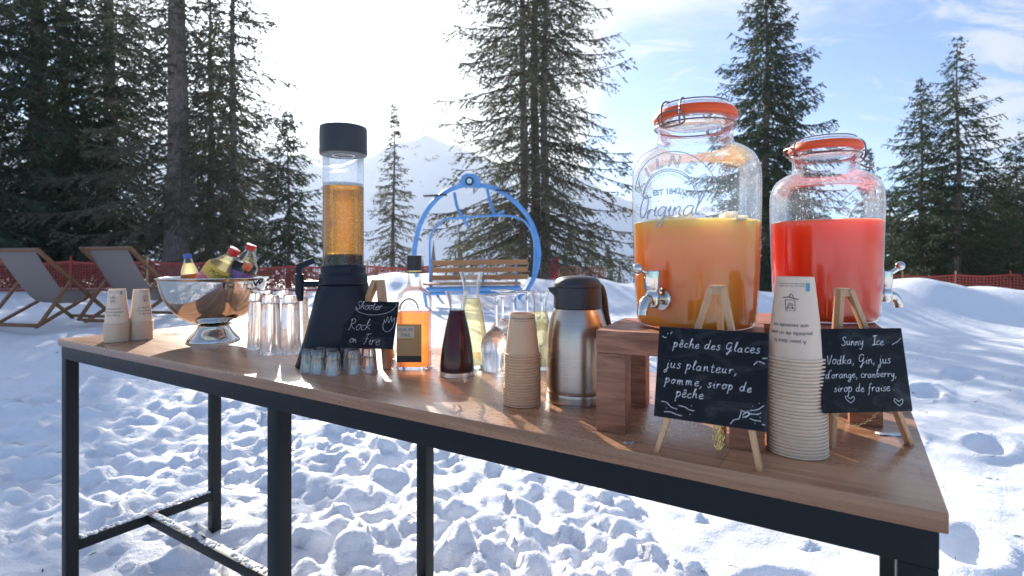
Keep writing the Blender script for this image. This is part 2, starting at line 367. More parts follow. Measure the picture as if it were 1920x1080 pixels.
def thing(name, label, cat, loc=(0, 0, 0), rz=0.0, group=None):
    o = bpy.data.objects.new(name, None); COL.objects.link(o); o.empty_display_size = 0.05
    o.location = loc; o.rotation_euler = (0, 0, rz); return tag(o, label, cat, group)
def dup(root, loc=None, rz=None, label=None, group=None):
    r = root.copy(); COL.objects.link(r)
    if loc is not None: r.location = loc
    if rz is not None: r.rotation_euler = (0, 0, rz)
    if label: r['label'] = label
    if group: r['group'] = group
    for ch in list(root.children):
        c = ch.copy(); COL.objects.link(c); c.parent = r
        for g in list(ch.children):
            d = g.copy(); COL.objects.link(d); d.parent = c
    return r
def at(px, py, z=TZ):
    Y = F * (CZ - z) / (py - HY); return Vector(((px - CX) / F * Y, Y, z))
def to_cam(p): return math.atan2(-p[1], -p[0])
def text_mesh(txt, size, outline=0.0, extrude=0.0, align='CENTER'):
    cu = bpy.data.curves.new('t', 'FONT'); cu.body = txt; cu.size = size; cu.align_x = align; cu.resolution_u = 3
    if outline: cu.fill_mode = 'NONE'; cu.bevel_depth = outline; cu.bevel_resolution = 1
    cu.extrude = extrude
    o = bpy.data.objects.new('t', cu); COL.objects.link(o); dg = bpy.context.evaluated_depsgraph_get()
    me = bpy.data.meshes.new_from_object(o.evaluated_get(dg)); vs = [v.co.copy() for v in me.vertices]; fs = [tuple(p.vertices) for p in me.polygons]
    bpy.data.objects.remove(o); bpy.data.curves.remove(cu); bpy.data.meshes.remove(me); return vs, fs
ONES = 'zero first second third fourth fifth sixth seventh eighth ninth tenth eleventh twelfth thirteenth fourteenth fifteenth sixteenth seventeenth eighteenth nineteenth twentieth'.split()
def ordw(i):
    if i <= 20: return ONES[i]
    if i < 30: return 'twenty-' + ONES[i - 20]
    if i == 30: return 'thirtieth'
    return 'thirty-' + ONES[i - 30]

# ------------------------------------------------------------------ noise
def _h(ix, iy, seed):
    n = (ix.astype(np.int64) * 374761393 + iy.astype(np.int64) * 668265263 + seed * 974711) & 0x7fffffff
    n = ((n ^ (n >> 13)) * 1274126177) & 0x7fffffff
    return ((n ^ (n >> 16)) & 0xffff) / 65535.0 * 2 * np.pi
def perlin(x, y, seed=0):
    x = np.asarray(x, float); y = np.asarray(y, float)
    x0 = np.floor(x); y0 = np.floor(y); fx = x - x0; fy = y - y0
    u = fx * fx * fx * (fx * (fx * 6 - 15) + 10); v = fy * fy * fy * (fy * (fy * 6 - 15) + 10)
    def g(dx, dy):
        a = _h(x0 + dx, y0 + dy, seed); return np.cos(a) * (fx - dx) + np.sin(a) * (fy - dy)
    return ((g(0, 0) * (1 - u) + g(1, 0) * u) * (1 - v) + (g(0, 1) * (1 - u) + g(1, 1) * u) * v) * 1.5
def fbm(x, y, o=4, seed=0):
    s = 0; a = 1.0
    for i in range(o): s = s + a * perlin(x * 2 ** i, y * 2 ** i, seed + i * 17); a *= 0.5
    return s
def sm(t): t = np.clip(t, 0, 1); return t * t * (3 - 2 * t)
def base_z(x, y):
    x = np.asarray(x, float); y = np.asarray(y, float)
    t = sm((y - 2.0) / 4.2)
    z = 0.04 + t * (0.42 - 0.14 * sm((x + 2) / 4)) + 0.08 * sm((-x - 2.5) / 2) * t
    yr = 10.4 - 2.3 * sm((x + 0.5) / 5.5)
    amp = 0.50 * sm((x + 4.2) / 1.6) * (1 + 0.30 * perlin(x * 0.55, y * 0.1, 5) + 0.16 * perlin(x * 1.7, y * 0.3, 6))
    prof_ = np.where(y < yr, np.exp(-((y - yr) / 1.0) ** 2), np.exp(-((y - yr) / 1.7) ** 2))
    z = z + amp * prof_
    z = z - 0.02 * np.clip(y - 12, 0, 20) - 0.45 * sm((x - 3) / 8) * sm((y - 10) / 5)
    z = z - 0.13 * np.clip(y - 32, 0, 190)
    z = z + 0.05 * fbm(x * 0.35, y * 0.35, 2, 3) * sm((y - 1.5) / 3)
    return z
def full_z(x, y):
    z = base_z(x, y)
    near = np.exp(-np.maximum(0, (np.hypot(x, y - 1.5) - 4.5)) / 3.0)
    # churned snow in front of and below the table, smoother to the right
    ch = 0.30 + 0.9 * sm((0.75 - x + 0.35 * perlin(x * 0.9, y * 0.9, 41)) / 0.5) * sm((3.9 - y) / 1.0)
    ch = ch * (0.55 + 0.9 * np.clip(perlin(x * 0.8 + 5, y * 0.8, 42) + 0.35, 0, 1))
    wx = x + 0.06 * perlin(x * 4, y * 4, 51); wy = y + 0.06 * perlin(x * 4, y * 4, 52)
    b = np.abs(perlin(wx * 3.0, wy * 3.0, 21)) * 0.048 + np.abs(perlin(wx * 6.5, wy * 6.5, 22)) * 0.035 + np.abs(perlin(wx * 12, wy * 12, 23)) * 0.022
    z = z + near * ch * (b - 0.045)
    z = z + near * 0.02 * fbm(x * 2.3, y * 2.3, 3, 77)
    for (fx, fy, a, d) in PRINTS:
        dx = x - fx; dy = y - fy; c, s_ = math.cos(a), math.sin(a); lx = dx * c + dy * s_; ly = -dx * s_ + dy * c
        q = (lx / 0.16) ** 2 + (ly / 0.085) ** 2
        z = z - d * np.exp(-q ** 2) + d * 0.45 * np.exp(-((q - 1.9) / 0.8) ** 2)
    return z
PRINTS = [(0.62, 1.62, 0.4, 0.05), (1.45, 1.75, 0.9, 0.045), (0.98, 1.98, 0.2, 0.03), (1.9, 2.25, 0.8, 0.05), (2.1, 3.1, 0.7, 0.06), (2.5, 3.5, 0.9, 0.06), (2.9, 3.3, 0.6, 0.06),
          (2.7, 4.2, 0.9, 0.06), (3.3, 4.3, 0.8, 0.06), (3.2, 4.9, 1.0, 0.05), (2.3, 4.6, 1.0, 0.05), (3.9, 4.7, 0.7, 0.06), (-2.6, 2.9, 0.5, 0.05), (-3.2, 3.3, 0.8, 0.05), (-2.9, 2.4, 0.3, 0.05), (1.5, 2.7, .6, .05), (1.75, 3.9, .9, .05),
          (-4.3, 3.7, 0.4, 0.05), (1.3, 1.25, 0.2, 0.04), (0.2, 1.45, 0.5, 0.03)]
def np_grid(name, X, Y, Z, mat):
    ny, nx = X.shape; v = np.stack([X, Y, Z], -1).reshape(-1, 3)
    i = np.arange(ny * nx).reshape(ny, nx); q = np.stack([i[:-1, :-1], i[:-1, 1:], i[1:, 1:], i[1:, :-1]], -1).reshape(-1, 4)
    return np_mesh(name, v, [(q, 0)], [mat], smooth=True)
def np_mesh(name, v, qs, mats, parent=None, smooth=False):
    me = bpy.data.meshes.new(name); q = np.concatenate([a for a, _ in qs]); mi = np.concatenate([np.full(len(a), m) for a, m in qs]).astype(np.int32)
    me.vertices.add(len(v)); me.vertices.foreach_set('co', np.asarray(v, np.float32).ravel())
    me.loops.add(q.size); me.loops.foreach_set('vertex_index', q.astype(np.int32).ravel())
    me.polygons.add(len(q)); me.polygons.foreach_set('loop_start', np.arange(0, q.size, 4, dtype=np.int32))
    for m in mats: me.materials.append(M[m])
    me.polygons.foreach_set('material_index', mi)
    me.polygons.foreach_set('use_smooth', np.full(len(q), smooth))
    me.update(calc_edges=True)
    o = bpy.data.objects.new(name, me); COL.objects.link(o); o.parent = parent; return o

# ------------------------------------------------------------------ setting: snow ground, mountain, far wood
def build_ground():
    n = 900; b = math.asinh(650 / 1.3); s = np.linspace(-1, 1, n); gx = 1.3 * np.sinh(b * s) + 0.0; gy = 1.3 * np.sinh(b * np.linspace(-0.72, 1, n)) + 2.0
    X, Y = np.meshgrid(gx, gy); Z = full_z(X, Y); r = np.random.default_rng(12)
    # broken crust: clods of trodden snow lying on the surface
    for i in range(7000):
        cx, cy = r.uniform(-3.6, 1.3), 1.0 + 3.6 * r.random() ** 1.3
        den = 0.25 + 0.9 * max(0.0, float(perlin(cx * 0.9, cy * 0.9, 61)) + 0.25)
        if cx > 0.55 + 0.35 * float(perlin(cy * 1.3, 2.0, 62)): den *= 0.10
        if r.random() > den: continue
        rad = 0.018 + 0.045 * r.random() ** 2.6; ar = r.uniform(0.6, 1.5)
        i0, i1 = np.searchsorted(gx, [cx - rad * 1.7, cx + rad * 1.7]); j0, j1 = np.searchsorted(gy, [cy - rad * 1.7, cy + rad * 1.7])
        if i1 - i0 < 2 or j1 - j0 < 2: continue
        xs, ys = X[j0:j1, i0:i1], Y[j0:j1, i0:i1]; an = r.uniform(0, 3.14); c, sn = math.cos(an), math.sin(an)
        lx = (xs - cx) * c + (ys - cy) * sn; ly = (-(xs - cx) * sn + (ys - cy) * c) * ar
        q = (lx ** 2 + ly ** 2) / rad ** 2 * (1 + 0.85 * perlin(xs * 16 + i, ys * 16, 63) + 0.5 * perlin(xs * 40 + i, ys * 40, 64))
        zc = float(full_z(cx, cy)); Z[j0:j1, i0:i1] = np.maximum(Z[j0:j1, i0:i1], zc - rad * 0.25 + rad * 1.0 * np.clip(1 - q, 0, 1) ** 0.36 * (1 + 0.5 * lx / rad) - 0.2 * np.clip(q - 1, 0, 9) * rad)
    tag(np_grid('snow_ground', X, Y, Z, 'snow'), 'trampled white snow covering the ground around the bar table', None, kind='structure')
def build_mountain():
    gx = np.linspace(-900, 1000, 260); gy = np.linspace(215, 620, 110); X, Y = np.meshgrid(gx, gy)
    u = X / Y * 450
    rid = np.interp(u, [-900, -420, -160, -70, 20, 100, 180, 260, 500, 900], [120, 112, 84, 94, 74, 40, 30, 26, 34, 60])
    t = sm((Y - 215) / 260.0); Z = -27 + t * (rid * Y / 450 + 27) + t * 16 * fbm(X * 0.012, Y * 0.012, 5, 9)
    tag(np_grid('mountain', X, Y, Z, 'hill_snow'), 'pale snowy mountainside far behind the trees', None, kind='structure')
def build_far_forest():
    mb = []; r = np.random.default_rng(3); vs = []; q = []
    def cone(x, y, z, h, w):
        for lv in range(4):
            o = len(vs); zb = z + h * lv * 0.22; zt = min(z + h, zb + h * 0.42); ww = w * (1 - lv * 0.22); k = 7
            for i in range(k):
                a = 2 * math.pi * i / k + r.random(); rr = ww * r.uniform(0.7, 1.15); vs.append((x + rr * math.cos(a), y + rr * math.sin(a), zb - 0.04 * h * r.random()))
            vs.append((x, y, zt))
            for i in range(k): q.append((o + i, o + (i + 1) % k, o + k, o + k))
    for i in range(520):
        y = r.uniform(70, 260); pxx = r.uniform(560, 1260) if i % 3 else r.uniform(1100, 1900); x = (pxx - CX) / F * y
        if r.random() < 0.4 and pxx < 1050: continue
        cone(x, y, float(base_z(x, y)) - 0.5, r.uniform(5, 11), r.uniform(1.0, 1.9))
    v = np.array(vs); qq = [t if t[2] != t[3] else t for t in q]
    m = bpy.data.meshes.new('distant_forest'); m.from_pydata(vs, [], [t[:3] for t in q]); m.materials.append(M['far_needles'])
    o = bpy.data.objects.new('distant_forest', m); COL.objects.link(o); tag(o, 'dark blue band of far conifers below the mountainside', 'forest', kind='stuff')
build_ground(); build_mountain(); build_far_forest()
def needle_litter():
    m = MB(); r = random.Random(9)
    for i in range(520):
        x, y = r.uniform(-4.5, 4.5), 1.2 + 6 * r.random() ** 1.2; z = float(full_z(x, y)) + 0.006; a = r.uniform(0, 6.28); L = r.uniform(0.006, 0.022); w = r.uniform(.0012, .003)
        c, s_ = math.cos(a), math.sin(a); t = r.uniform(-.004, .006)
        m.add([(x - c * L + s_ * w, y - s_ * L - c * w, z), (x + c * L + s_ * w, y + s_ * L - c * w, z + t), (x + c * L - s_ * w, y + s_ * L + c * w, z + t), (x - c * L - s_ * w, y - s_ * L + c * w, z), (x, y, z + w * 1.5)], [(0, 1, 4), (1, 2, 4), (2, 3, 4), (3, 0, 4)])
    tag(m.build('fallen_needles', 'twig', None, smooth=False), 'tiny dark spruce needles and bark flecks scattered on the snow', None, kind='stuff')

# ------------------------------------------------------------------ trees
def branch(L, el, r, dens, nl, nw, dry):
    """needle faces and wood quads of one bough along +X; returns (needle quads pts, wood quads pts)"""
    nt = max(5, int(L * dens * 1.5)); t = np.sort(r.uniform(0.10, 1.0, nt)); side = np.where(r.random(nt) < 0.5, -1.0, 1.0)
    sag = r.uniform(0.10, 0.28)
    def axis(t): return np.stack([L * t * math.cos(el), 0.04 * L * np.sin(t * 3 + sag * 9), L * (t * math.sin(el) - sag * t ** 1.6 + 0.16 * t ** 4)], -1)
    bp = axis(t); tl = (L * 0.36 * (1 - 0.72 * t) * r.uniform(0.5, 1.1, nt) + 0.06)
    fa = r.uniform(0.5, 0.9, nt); d = np.stack([np.cos(fa), np.sin(fa) * side, -r.uniform(0.05, 0.75, nt)], -1); d /= np.linalg.norm(d, axis=1)[:, None]
    nf = max(10, int(tl.sum() * 1.0 / nl * 3.4 * (0.55 if dry else 1)))
    k = r.choice(nt, nf, p=tl / tl.sum()); s = r.random(nf) ** 0.85
    p = bp[k] + d[k] * (tl[k] * s)[:, None]; p[:, 2] -= 0.3 * tl[k] * s ** 2
    na = int(nf * 0.12); ta = r.uniform(0.25, 1.02, na); p = np.concatenate([p, axis(ta)]); dd = np.concatenate([d[k], np.tile([[1.0, 0, 0]], (na, 1))])
    n = len(p); a = dd + r.normal(0, 0.55, (n, 3)); a[:, 2] -= 0.15; a /= np.linalg.norm(a, axis=1)[:, None]
    w = np.cross(a, r.normal(0, 1, (n, 3))); w /= np.linalg.norm(w, axis=1)[:, None] + 1e-9
    ln = nl * r.uniform(0.6, 1.4, n)[:, None]; wd = nw * r.uniform(0.6, 1.3, n)[:, None]
    nq = np.stack([p - a * ln * 0.5, p + w * wd * 0.5, p + a * ln * 0.5, p - w * wd * 0.5], 1)
    # wood: bough as two crossed tapering strips, twigs as strips
    ts = np.linspace(0, 1, 7); ax = axis(ts); wr = 0.016 * (L / 2) ** 0.7 * (1 - 0.85 * ts) + 0.003
    wq = []
    for off in ((0, 1, 0), (0, 0, 1)):
        o = np.array(off) * wr[:, None]; wq.append(np.stack([ax[:-1] - o[:-1], ax[:-1] + o[:-1], ax[1:] + o[1:], ax[1:] - o[1:]], 1))
    e = bp + d * tl[:, None]; e[:, 2] -= 0.3 * tl; o = np.array([0, 0, 0.004])
    wq.append(np.stack([bp - o, bp + o, e + o * 0.3, e - o * 0.3], 1))
    return nq, np.concatenate(wq)
def tree(px, D, H, z0, Rr, label, group, seed, tr=None, dens=9.0, nl=0.10, nw=0.035, per=5, step=0.34, dry=False, top_vis=None, p=0.75, name='spruce_tree', dead=10, lean=0.0, mat=None, sparse=0.0):
    r = np.random.default_rng(seed); x = (px - CX) / F * D; z = float(base_z(x, D)) - 0.05
    root = thing(name, label, 'tree', (x, D, z), 0, group); tr = tr or H * 0.014
    mb = MB(); n = 16; pts = []; rs = []
    lx = lambda zz: lean * zz + 0.03 * math.sin(zz * 0.9 + seed)
    for i in range(n + 1):
        zz = H * i / n; pts.append((lx(zz), 0.02 * math.cos(zz + seed), zz)); rs.append(tr * (1 - 0.93 * i / n) * (1.35 if i == 0 else 1))
    mb.tube(pts, rs, 12)
    mb.cur = 1
    for i in range(dead):
        zz = r.uniform(0.4, max(z0 + 1.2, 1.5)); a = r.uniform(0, 6.28); L = r.uniform(0.5, 1.6) * min(1, Rr / 2)
        q = [(lx(zz) + math.cos(a + c * t) * L * t, math.sin(a + c * t) * L * t, zz - L * 0.35 * t + L * 0.2 * t * t + 0.05 * math.sin(t * 5 + i)) for t in (0, .25, .5, .75, 1) for c in (0.4,)]
        mb.tube(q, [0.014, 0.012, 0.009, 0.006, 0.003], 5)
        for j in (2, 3):
            b = Vector(q[j]); a2 = a + r.uniform(-1, 1); mb.tube([b, b + Vector((math.cos(a2) * .25, math.sin(a2) * .25, -.1)) * L, b + Vector((math.cos(a2) * .4, math.sin(a2) * .4, -.22)) * L], [0.006, 0.004, 0.002], 4)
    mb.build('trunk', ['bark', 'twig'], root)
    NQ = []; WQ = []; zz = z0
    while zz < H - 0.12:
        f = (H - zz) / (H - z0); low = top_vis and zz > top_vis
        rad = Rr * f ** p * (0.8 + 0.2 * min(1, (zz - z0) / 0.8 + 0.3)); k = max(3, int(round(per * (0.55 if low else 1) * (0.6 + 0.5 * f))) + 1)
        a0 = r.uniform(0, 6.28)
        for j in range(k):
            if r.random() < sparse: continue
            a = a0 + 6.283 * j / k + r.uniform(-0.35, 0.35); L = max(0.14, rad * r.uniform(0.55, 1.12)); el = (-0.28 + 0.75 * (1 - f) ** 1.3) + r.uniform(-0.14, 0.14)
            nq, wq = branch(L, el, r, dens * (0.55 if low else 1), nl * (1.5 if low else 1), nw * (1.5 if low else 1), dry)
            c, s_ = math.cos(a), math.sin(a); Rm = np.array([[c, s_, 0], [-s_, c, 0], [0, 0, 1]]); off = np.array([lx(zz), 0, zz + r.uniform(-0.1, 0.1)])
            NQ.append(nq @ Rm + off); WQ.append(wq @ Rm + off)
        zz += step * 0.74 * r.uniform(0.75, 1.25) * (1.6 if low else 1) * (0.55 + 0.45 * f)
    nq = np.concatenate(NQ); wq = np.concatenate(WQ); v = np.concatenate([nq.reshape(-1, 3), wq.reshape(-1, 3)])
    idx = np.arange(len(v)).reshape(-1, 4)
    np_mesh('crown', v, [(idx[:len(nq)], 0), (idx[len(nq):], 1)], [mat or ('needles_dry' if dry else 'needles'), 'twig'], root)
    return root
GL, GC, GR = 'tall spruces on the left', 'three close spruce trunks behind the chairlift seat', 'spruces on the right'
tree(-70, 13.5, 17, 0.5, 3.6, 'dense dark spruce at the far left edge behind the deckchairs', GL, 1, dens=8, top_vis=8.0, per=4, sparse=.15)
tree(70, 15.0, 18, 0.5, 3.5, 'dense dark spruce behind the leftmost deckchair', GL, 2, dens=8, top_vis=8.5, per=4, sparse=.15)
tree(205, 16.0, 17, 0.7, 3.0, 'dark spruce between the two deckchairs, left of the thick trunk', GL, 3, dens=9, top_vis=9.0)
tree(333, 13.8, 18, 1.7, 2.9, 'old spruce with the thickest bare trunk behind the steel bowl', GL, 4, tr=0.31, dens=8, top_vis=8.0, per=4, step=0.42, dry=True, dead=26)
tree(437, 14.5, 15, 1.3, 2.2, 'spruce with a slim straight trunk right of the thick trunk', GL, 5, tr=0.11, dens=8, top_vis=9, per=5, dry=True, dead=14)
tree(540, 15.0, 5.0, 0.4, 1.75, 'short bushy spruce left of the beer tower', GL, 6, dens=10, per=6, step=0.28, dead=4)
tree(120, 18.5, 15, 0.3, 3.2, 'shaded spruce standing farthest back on the left', GL, 8, sparse=.25, dens=6, top_vis=9, nl=0.13, nw=0.05)
tree(395, 19.5, 12, 0.3, 2.6, 'shaded spruce far behind the slim straight trunk', GL, 9, dens=7, top_vis=9, nl=0.13, nw=0.05)
tree(738, 16.0, 5.5, 0.5, 1.15, 'small slender spruce between the beer tower and the blue seat', 'young spruces', 10, tr=0.07, dens=10, per=5, step=0.24, dry=True, p=0.9, sparse=0.12)
tree(981, 14.0, 15, 1.3, 3.0, 'left trunk of three tall spruces behind the blue seat', GC, 11, tr=0.125, dens=8.5, top_vis=8.6, per=3, step=0.36, dry=True, p=0.6, dead=18, sparse=0.32)
tree(1003, 14.3, 16, 1.5, 2.9, 'middle, darkest trunk of three tall spruces behind the blue seat', GC, 12, tr=0.145, dens=8.5, top_vis=8.6, per=3, step=0.36, dry=True, p=0.6, dead=10, sparse=0.32)
tree(1022, 14.0, 15, 1.2, 3.0, 'right trunk of three tall spruces behind the blue seat', GC, 13, tr=0.125, dens=8.5, top_vis=8.6, per=3, step=0.36, dry=True, p=0.6, dead=18, sparse=0.32)
tree(1437, 17.0, 11.1, 0.7, 3.0, 'tall dark spruce directly behind the two glass jars', GR, 14, tr=0.17, dens=11, top_vis=10.5, per=7, step=0.30)
tree(1629, 24.0, 6.7, 0.5, 1.3, 'small pointed spruce just right of the red juice jar', GR, 15, dens=9, nl=0.12, nw=0.05)
tree(1727, 19.0, 8.0, 0.5, 2.5, 'narrow spruce left of the tallest right-hand spruce', GR, 16, tr=0.11, dens=10, per=6, step=0.32, p=.8)
tree(1796, 18.0, 8.9, 1.3, 2.6, 'tallest right-hand spruce with a bare lower trunk', GR, 17, tr=0.125, dens=10, per=5, step=0.36, sparse=0.05, dead=12)
tree(1906, 20.0, 6.0, 0.3, 2.3, 'dark spruce at the right edge with a pointed tip', GR, 18, dens=9, per=6, step=0.28)
tree(1850, 22.0, 5.2, 0.2, 2.4, 'low bushy spruce right of the bare trunk', GR, 19, dens=9, per=6, step=0.28, nl=0.12, nw=0.05)
tree(1670, 24.0, 5.0, 0.2, 2.3, 'low bushy spruce behind the narrow right-hand spruce', GR, 20, dens=9, per=6, step=0.28, nl=0.12, nw=0.05)
tree(1975, 16.0, 7.5, 0.4, 2.0, 'spruce cut by the right edge of the view', GR, 21, dens=8, per=5)
tree(1765, 23.0, 5.4, 0.2, 2.4, 'low dark spruce behind the two tall right-hand spruces', GR, 23, dens=9, per=6, step=0.28, nl=0.12, nw=0.05)
tree(1885, 25.0, 5.6, 0.2, 2.6, 'dark spruce farthest back between the right edge and the low bushy spruce', GR, 24, dens=9, per=6, step=0.28, nl=0.12, nw=0.05)
tree(1500, 27.0, 6.0, 0.3, 2.0, 'spruce half hidden behind the red juice jar', GR, 22, dens=8, per=5, nl=0.14, nw=0.06)
for i, (px, D, h, lb) in enumerate([(1068, 38, 3.4, 'left one of the small far spruces beside the triple trunks'), (1105, 42, 4.2, 'middle one of the small far spruces beside the triple trunks'), (1140, 46, 4.0, 'right one of the small far spruces, nearest the orange jar')]):
    tree(px, D, h + 1.0, 0.2, 1.2, lb, 'small far spruces', 60 + i, dens=7, nl=0.2, nw=0.09, dead=0)

needle_litter()
# ------------------------------------------------------------------ netting fence, flag
def net_fence(p0, p1, z0, z1, label, npost, hh=0.86, w=0.013):
    root = thing('netting_fence', label, 'fence', (p0[0], p0[1], 0), 0, 'orange red safety netting around the terrace')
    a = Vector((0, 0, 0)); b = Vector((p1[0] - p0[0], p1[1] - p0[1], 0)); L = b.length; d = b / L; nrm = Vector((-d.y, d.x, 0)); mb = MB(); pt = 0.07 * w / 0.010
    def zb(s): x = p0[0] + d.x * s; return z0 + (z1 - z0) * s / L
    def top(s): return hh - 0.05 * abs(math.sin(s * math.pi / (L / max(1, npost - 1))))
    n = int(L / pt)
    for i in range(n + 1):
        s = i * pt; o = d * s + nrm * 0.03 * math.sin(s * 1.3); mb.add([o - d * w + Vector((0, 0, zb(s))), o + d * w + Vector((0, 0, zb(s))), o + d * w + Vector((0, 0, zb(s) + top(s))), o - d * w + Vector((0, 0, zb(s) + top(s)))], [(0, 1, 2, 3)])
    for r_ in range(11):
        f = r_ / 10
        for i in range(0, n, 4):
            s, s2 = i * pt, min(n, i + 4) * pt; o = d * s + nrm * 0.03 * math.sin(s * 1.3); o2 = d * s2 + nrm * 0.03 * math.sin(s2 * 1.3); hw = 0.024 if r_ in (0, 10) else w
            mb.add([o + Vector((0, 0, zb(s) + top(s) * f - hw)), o2 + Vector((0, 0, zb(s2) + top(s2) * f - hw)), o2 + Vector((0, 0, zb(s2) + top(s2) * f + hw)), o + Vector((0, 0, zb(s) + top(s) * f + hw))], [(0, 1, 2, 3)])
    mb.build('net', 'net_red', root, smooth=False)
    for i in range(npost):
        s = L * i / max(1, npost - 1); q = MB(); o = d * s; q.tube([o + Vector((0, 0, zb(s) - 0.4)), o + Vector((0.01, 0, zb(s) + hh + .12))], 0.02, 8); q.build('post', 'bamboo' if i % 3 else 'net_red', root)
net_fence((-14, 11.2), (-6.2, 11.6), 0.60, 0.60, 'dark red netting fence behind the deckchairs and steel bowl', 6, 0.60, 0.008)
net_fence((-6.15, 11.6), (-1.8, 12.4), 0.58, 0.56, 'red netting fence behind the beer tower and orange bottle', 4, 0.53, 0.008)
net_fence((1.3, 20.0), (3.6, 21.0), 0.2, 0.1, 'short netting fence behind the vacuum flask', 3)
net_fence((10.3, 16.5), (17.5, 15.5), -0.10, -0.02, 'netting fence behind the snowbank on the right', 6)
def pole_flag(px, py, D, h, label):
    p = Vector(((px - CX) / F * D, D, 0)); p.z = float(base_z(p.x, p.y)); root = thing('marker_flag', label, 'flag', p)
    m = MB(); m.tube([(0, 0, -0.2), (0.03, 0, h)], 0.012, 8); m.build('pole', 'bamboo', root)
    f = MB(); g = [(0.03 - 0.24 * u, 0.04 * math.sin(u * 5 + v * 2), h - 0.02 - 0.55 * v * (1 - 0.25 * u) - 0.18 * u) for v in np.linspace(0, 1, 7) for u in np.linspace(0, 1, 6)]
    f.add(g, [(j * 6 + i, j * 6 + i + 1, (j + 1) * 6 + i + 1, (j + 1) * 6 + i) for j in range(6) for i in range(5)]); f.build('cloth', 'flag_red', root)
pole_flag(1046, 485, 13.0, 1.02, 'red pennant on a thin pole just left of the vacuum flask')

# ------------------------------------------------------------------ chairlift seat
def chairlift():
    D = 9.0; k = D / F; gx = (893 - CX) * k; gz = float(base_z(gx, D)) + 0.02
    root = thing('chairlift_seat', 'old blue chairlift seat with a round tube frame and wooden slats, standing in the snow', 'chairlift seat', (gx, D, gz))
    def q(px, py, y=0.0): return Vector(((px - 893) * k, y, CZ - (py - HY) * k - gz))
    ring = spline([q(780, 520, .1), q(775, 485, .08), q(779, 450, .05), q(790, 415), q(812, 380), q(843, 356), q(882, 346), q(925, 353), q(960, 374), q(990, 407), q(1006, 445), q(1010, 480), q(1004, 513), q(990, 540), q(974, 553, -.1)], 5)
    MB().tube(ring, 0.040, 12).build('ring_frame', 'blue_paint', root)
    m = MB(); pts = [q(862, 350), q(866, 331), q(875, 326), q(892, 327), q(900, 335), q(901, 353)]
    front = [p + Vector((0, -0.06, 0)) for p in pts]; back = [p + Vector((0, 0.06, 0)) for p in pts]; n = len(pts)
    m.add(front + back, [tuple(range(n))[::-1], tuple(range(n, 2 * n))] + [(i, (i + 1) % n, n + (i + 1) % n, n + i) for i in range(n)])
    hp = m.build('hanger_plate', 'blue_paint', root, smooth=False)
    c = q(881, 341, -0.075); h = MB(); h.tube([c + Vector((0, -0.02, 0)), c + Vector((0, 0.03, 0))], 0.07, 20); h.build('bushing', 'cap_black', hp); h = MB(); h.tube([c + Vector((0, -0.03, 0)), c + Vector((0, 0.0, 0))], 0.042, 16); h.build('bolt', 'foil', hp)
    for a, b in (((795, 368), (838, 366)), ((930, 357), (968, 360))):
        MB().bar(q(a[0], a[1], -.02), q(b[0], b[1], -.02), 0.02, 0.12, (0, 1, 0)).build('cover_plate', 'black_steel', root, smooth=False)
    sb = MB()
    sb.tube(spline([q(838, 414, -.35), q(880, 411, -.4), q(930, 408, -.4), q(965, 410, -.35), q(985, 420, -.3), q(999, 445, -.2), q(1002, 480, -.1), q(999, 520)], 5), 0.019, 10)
    sb.tube(spline([q(852, 362), q(860, 392, -.2), q(872, 410, -.4), q(882, 428, -.42)], 5), 0.024, 8)
    sb.tube(spline([q(914, 356), q(921, 385, -.2), q(929, 408, -.4)], 5), 0.026, 8); sb.tube([q(929, 408, -.4), q(945, 399, -.3)], 0.02, 8)
    sb.tube(spline([q(806, 540, .0), q(807, 500, -.05), q(808, 452, -.1), q(813, 436, -.15), q(826, 424, -.25), q(838, 414, -.35)], 5), 0.018, 8)
    sb.build('safety_bar', 'blue_paint', root)
    for (y0_, y1_, yy) in ((487, 495, .12), (501, 509, .08), (515, 523, .04)):
        b = MB(); a = q(808, (y0_ + y1_) / 2 + 2, yy); c = q(990, (y0_ + y1_) / 2, yy); b.bar(a, c, 0.085, 0.03, (0, 1, 0), 0.006); b.build('back_slat', 'slat_wood', root)
    for i in range(4):
        b = MB(); yy = -0.05 - 0.11 * i; b.bar(q(800, 531, yy), q(976, 530, yy), 0.09, 0.03, (0, 0, 1), 0.006); b.build('seat_slat', 'slat_wood', root)
    m = MB(); f_ = -0.5
    m.tube([q(798, 536, f_), q(800, 541, f_), q(975, 538, f_), q(976, 536, f_)], 0.03, 8); m.tube([q(806, 548, f_ + .1), q(968, 545, f_ + .1)], 0.026, 8); m.tube([q(800, 541, 0), q(976, 538, 0)], 0.03, 8)
    for px in (808, 905, 968): m.tube([q(px, 541, f_), q(px, 540, 0.05), q(px, 486, .15)], 0.02, 8)
    m.build('seat_frame', 'blue_paint', root)
    for px, yy in ((803, f_ + .05), (815, .25), (965, f_ + .05), (974, .25)):
        b = MB(); t = q(px, 545, yy); b.tube([t, Vector((t.x + (0.05 if px < 850 else 0), t.y, -0.08))], 0.026, 8); b.build('leg', 'blue_paint', root)
chairlift()

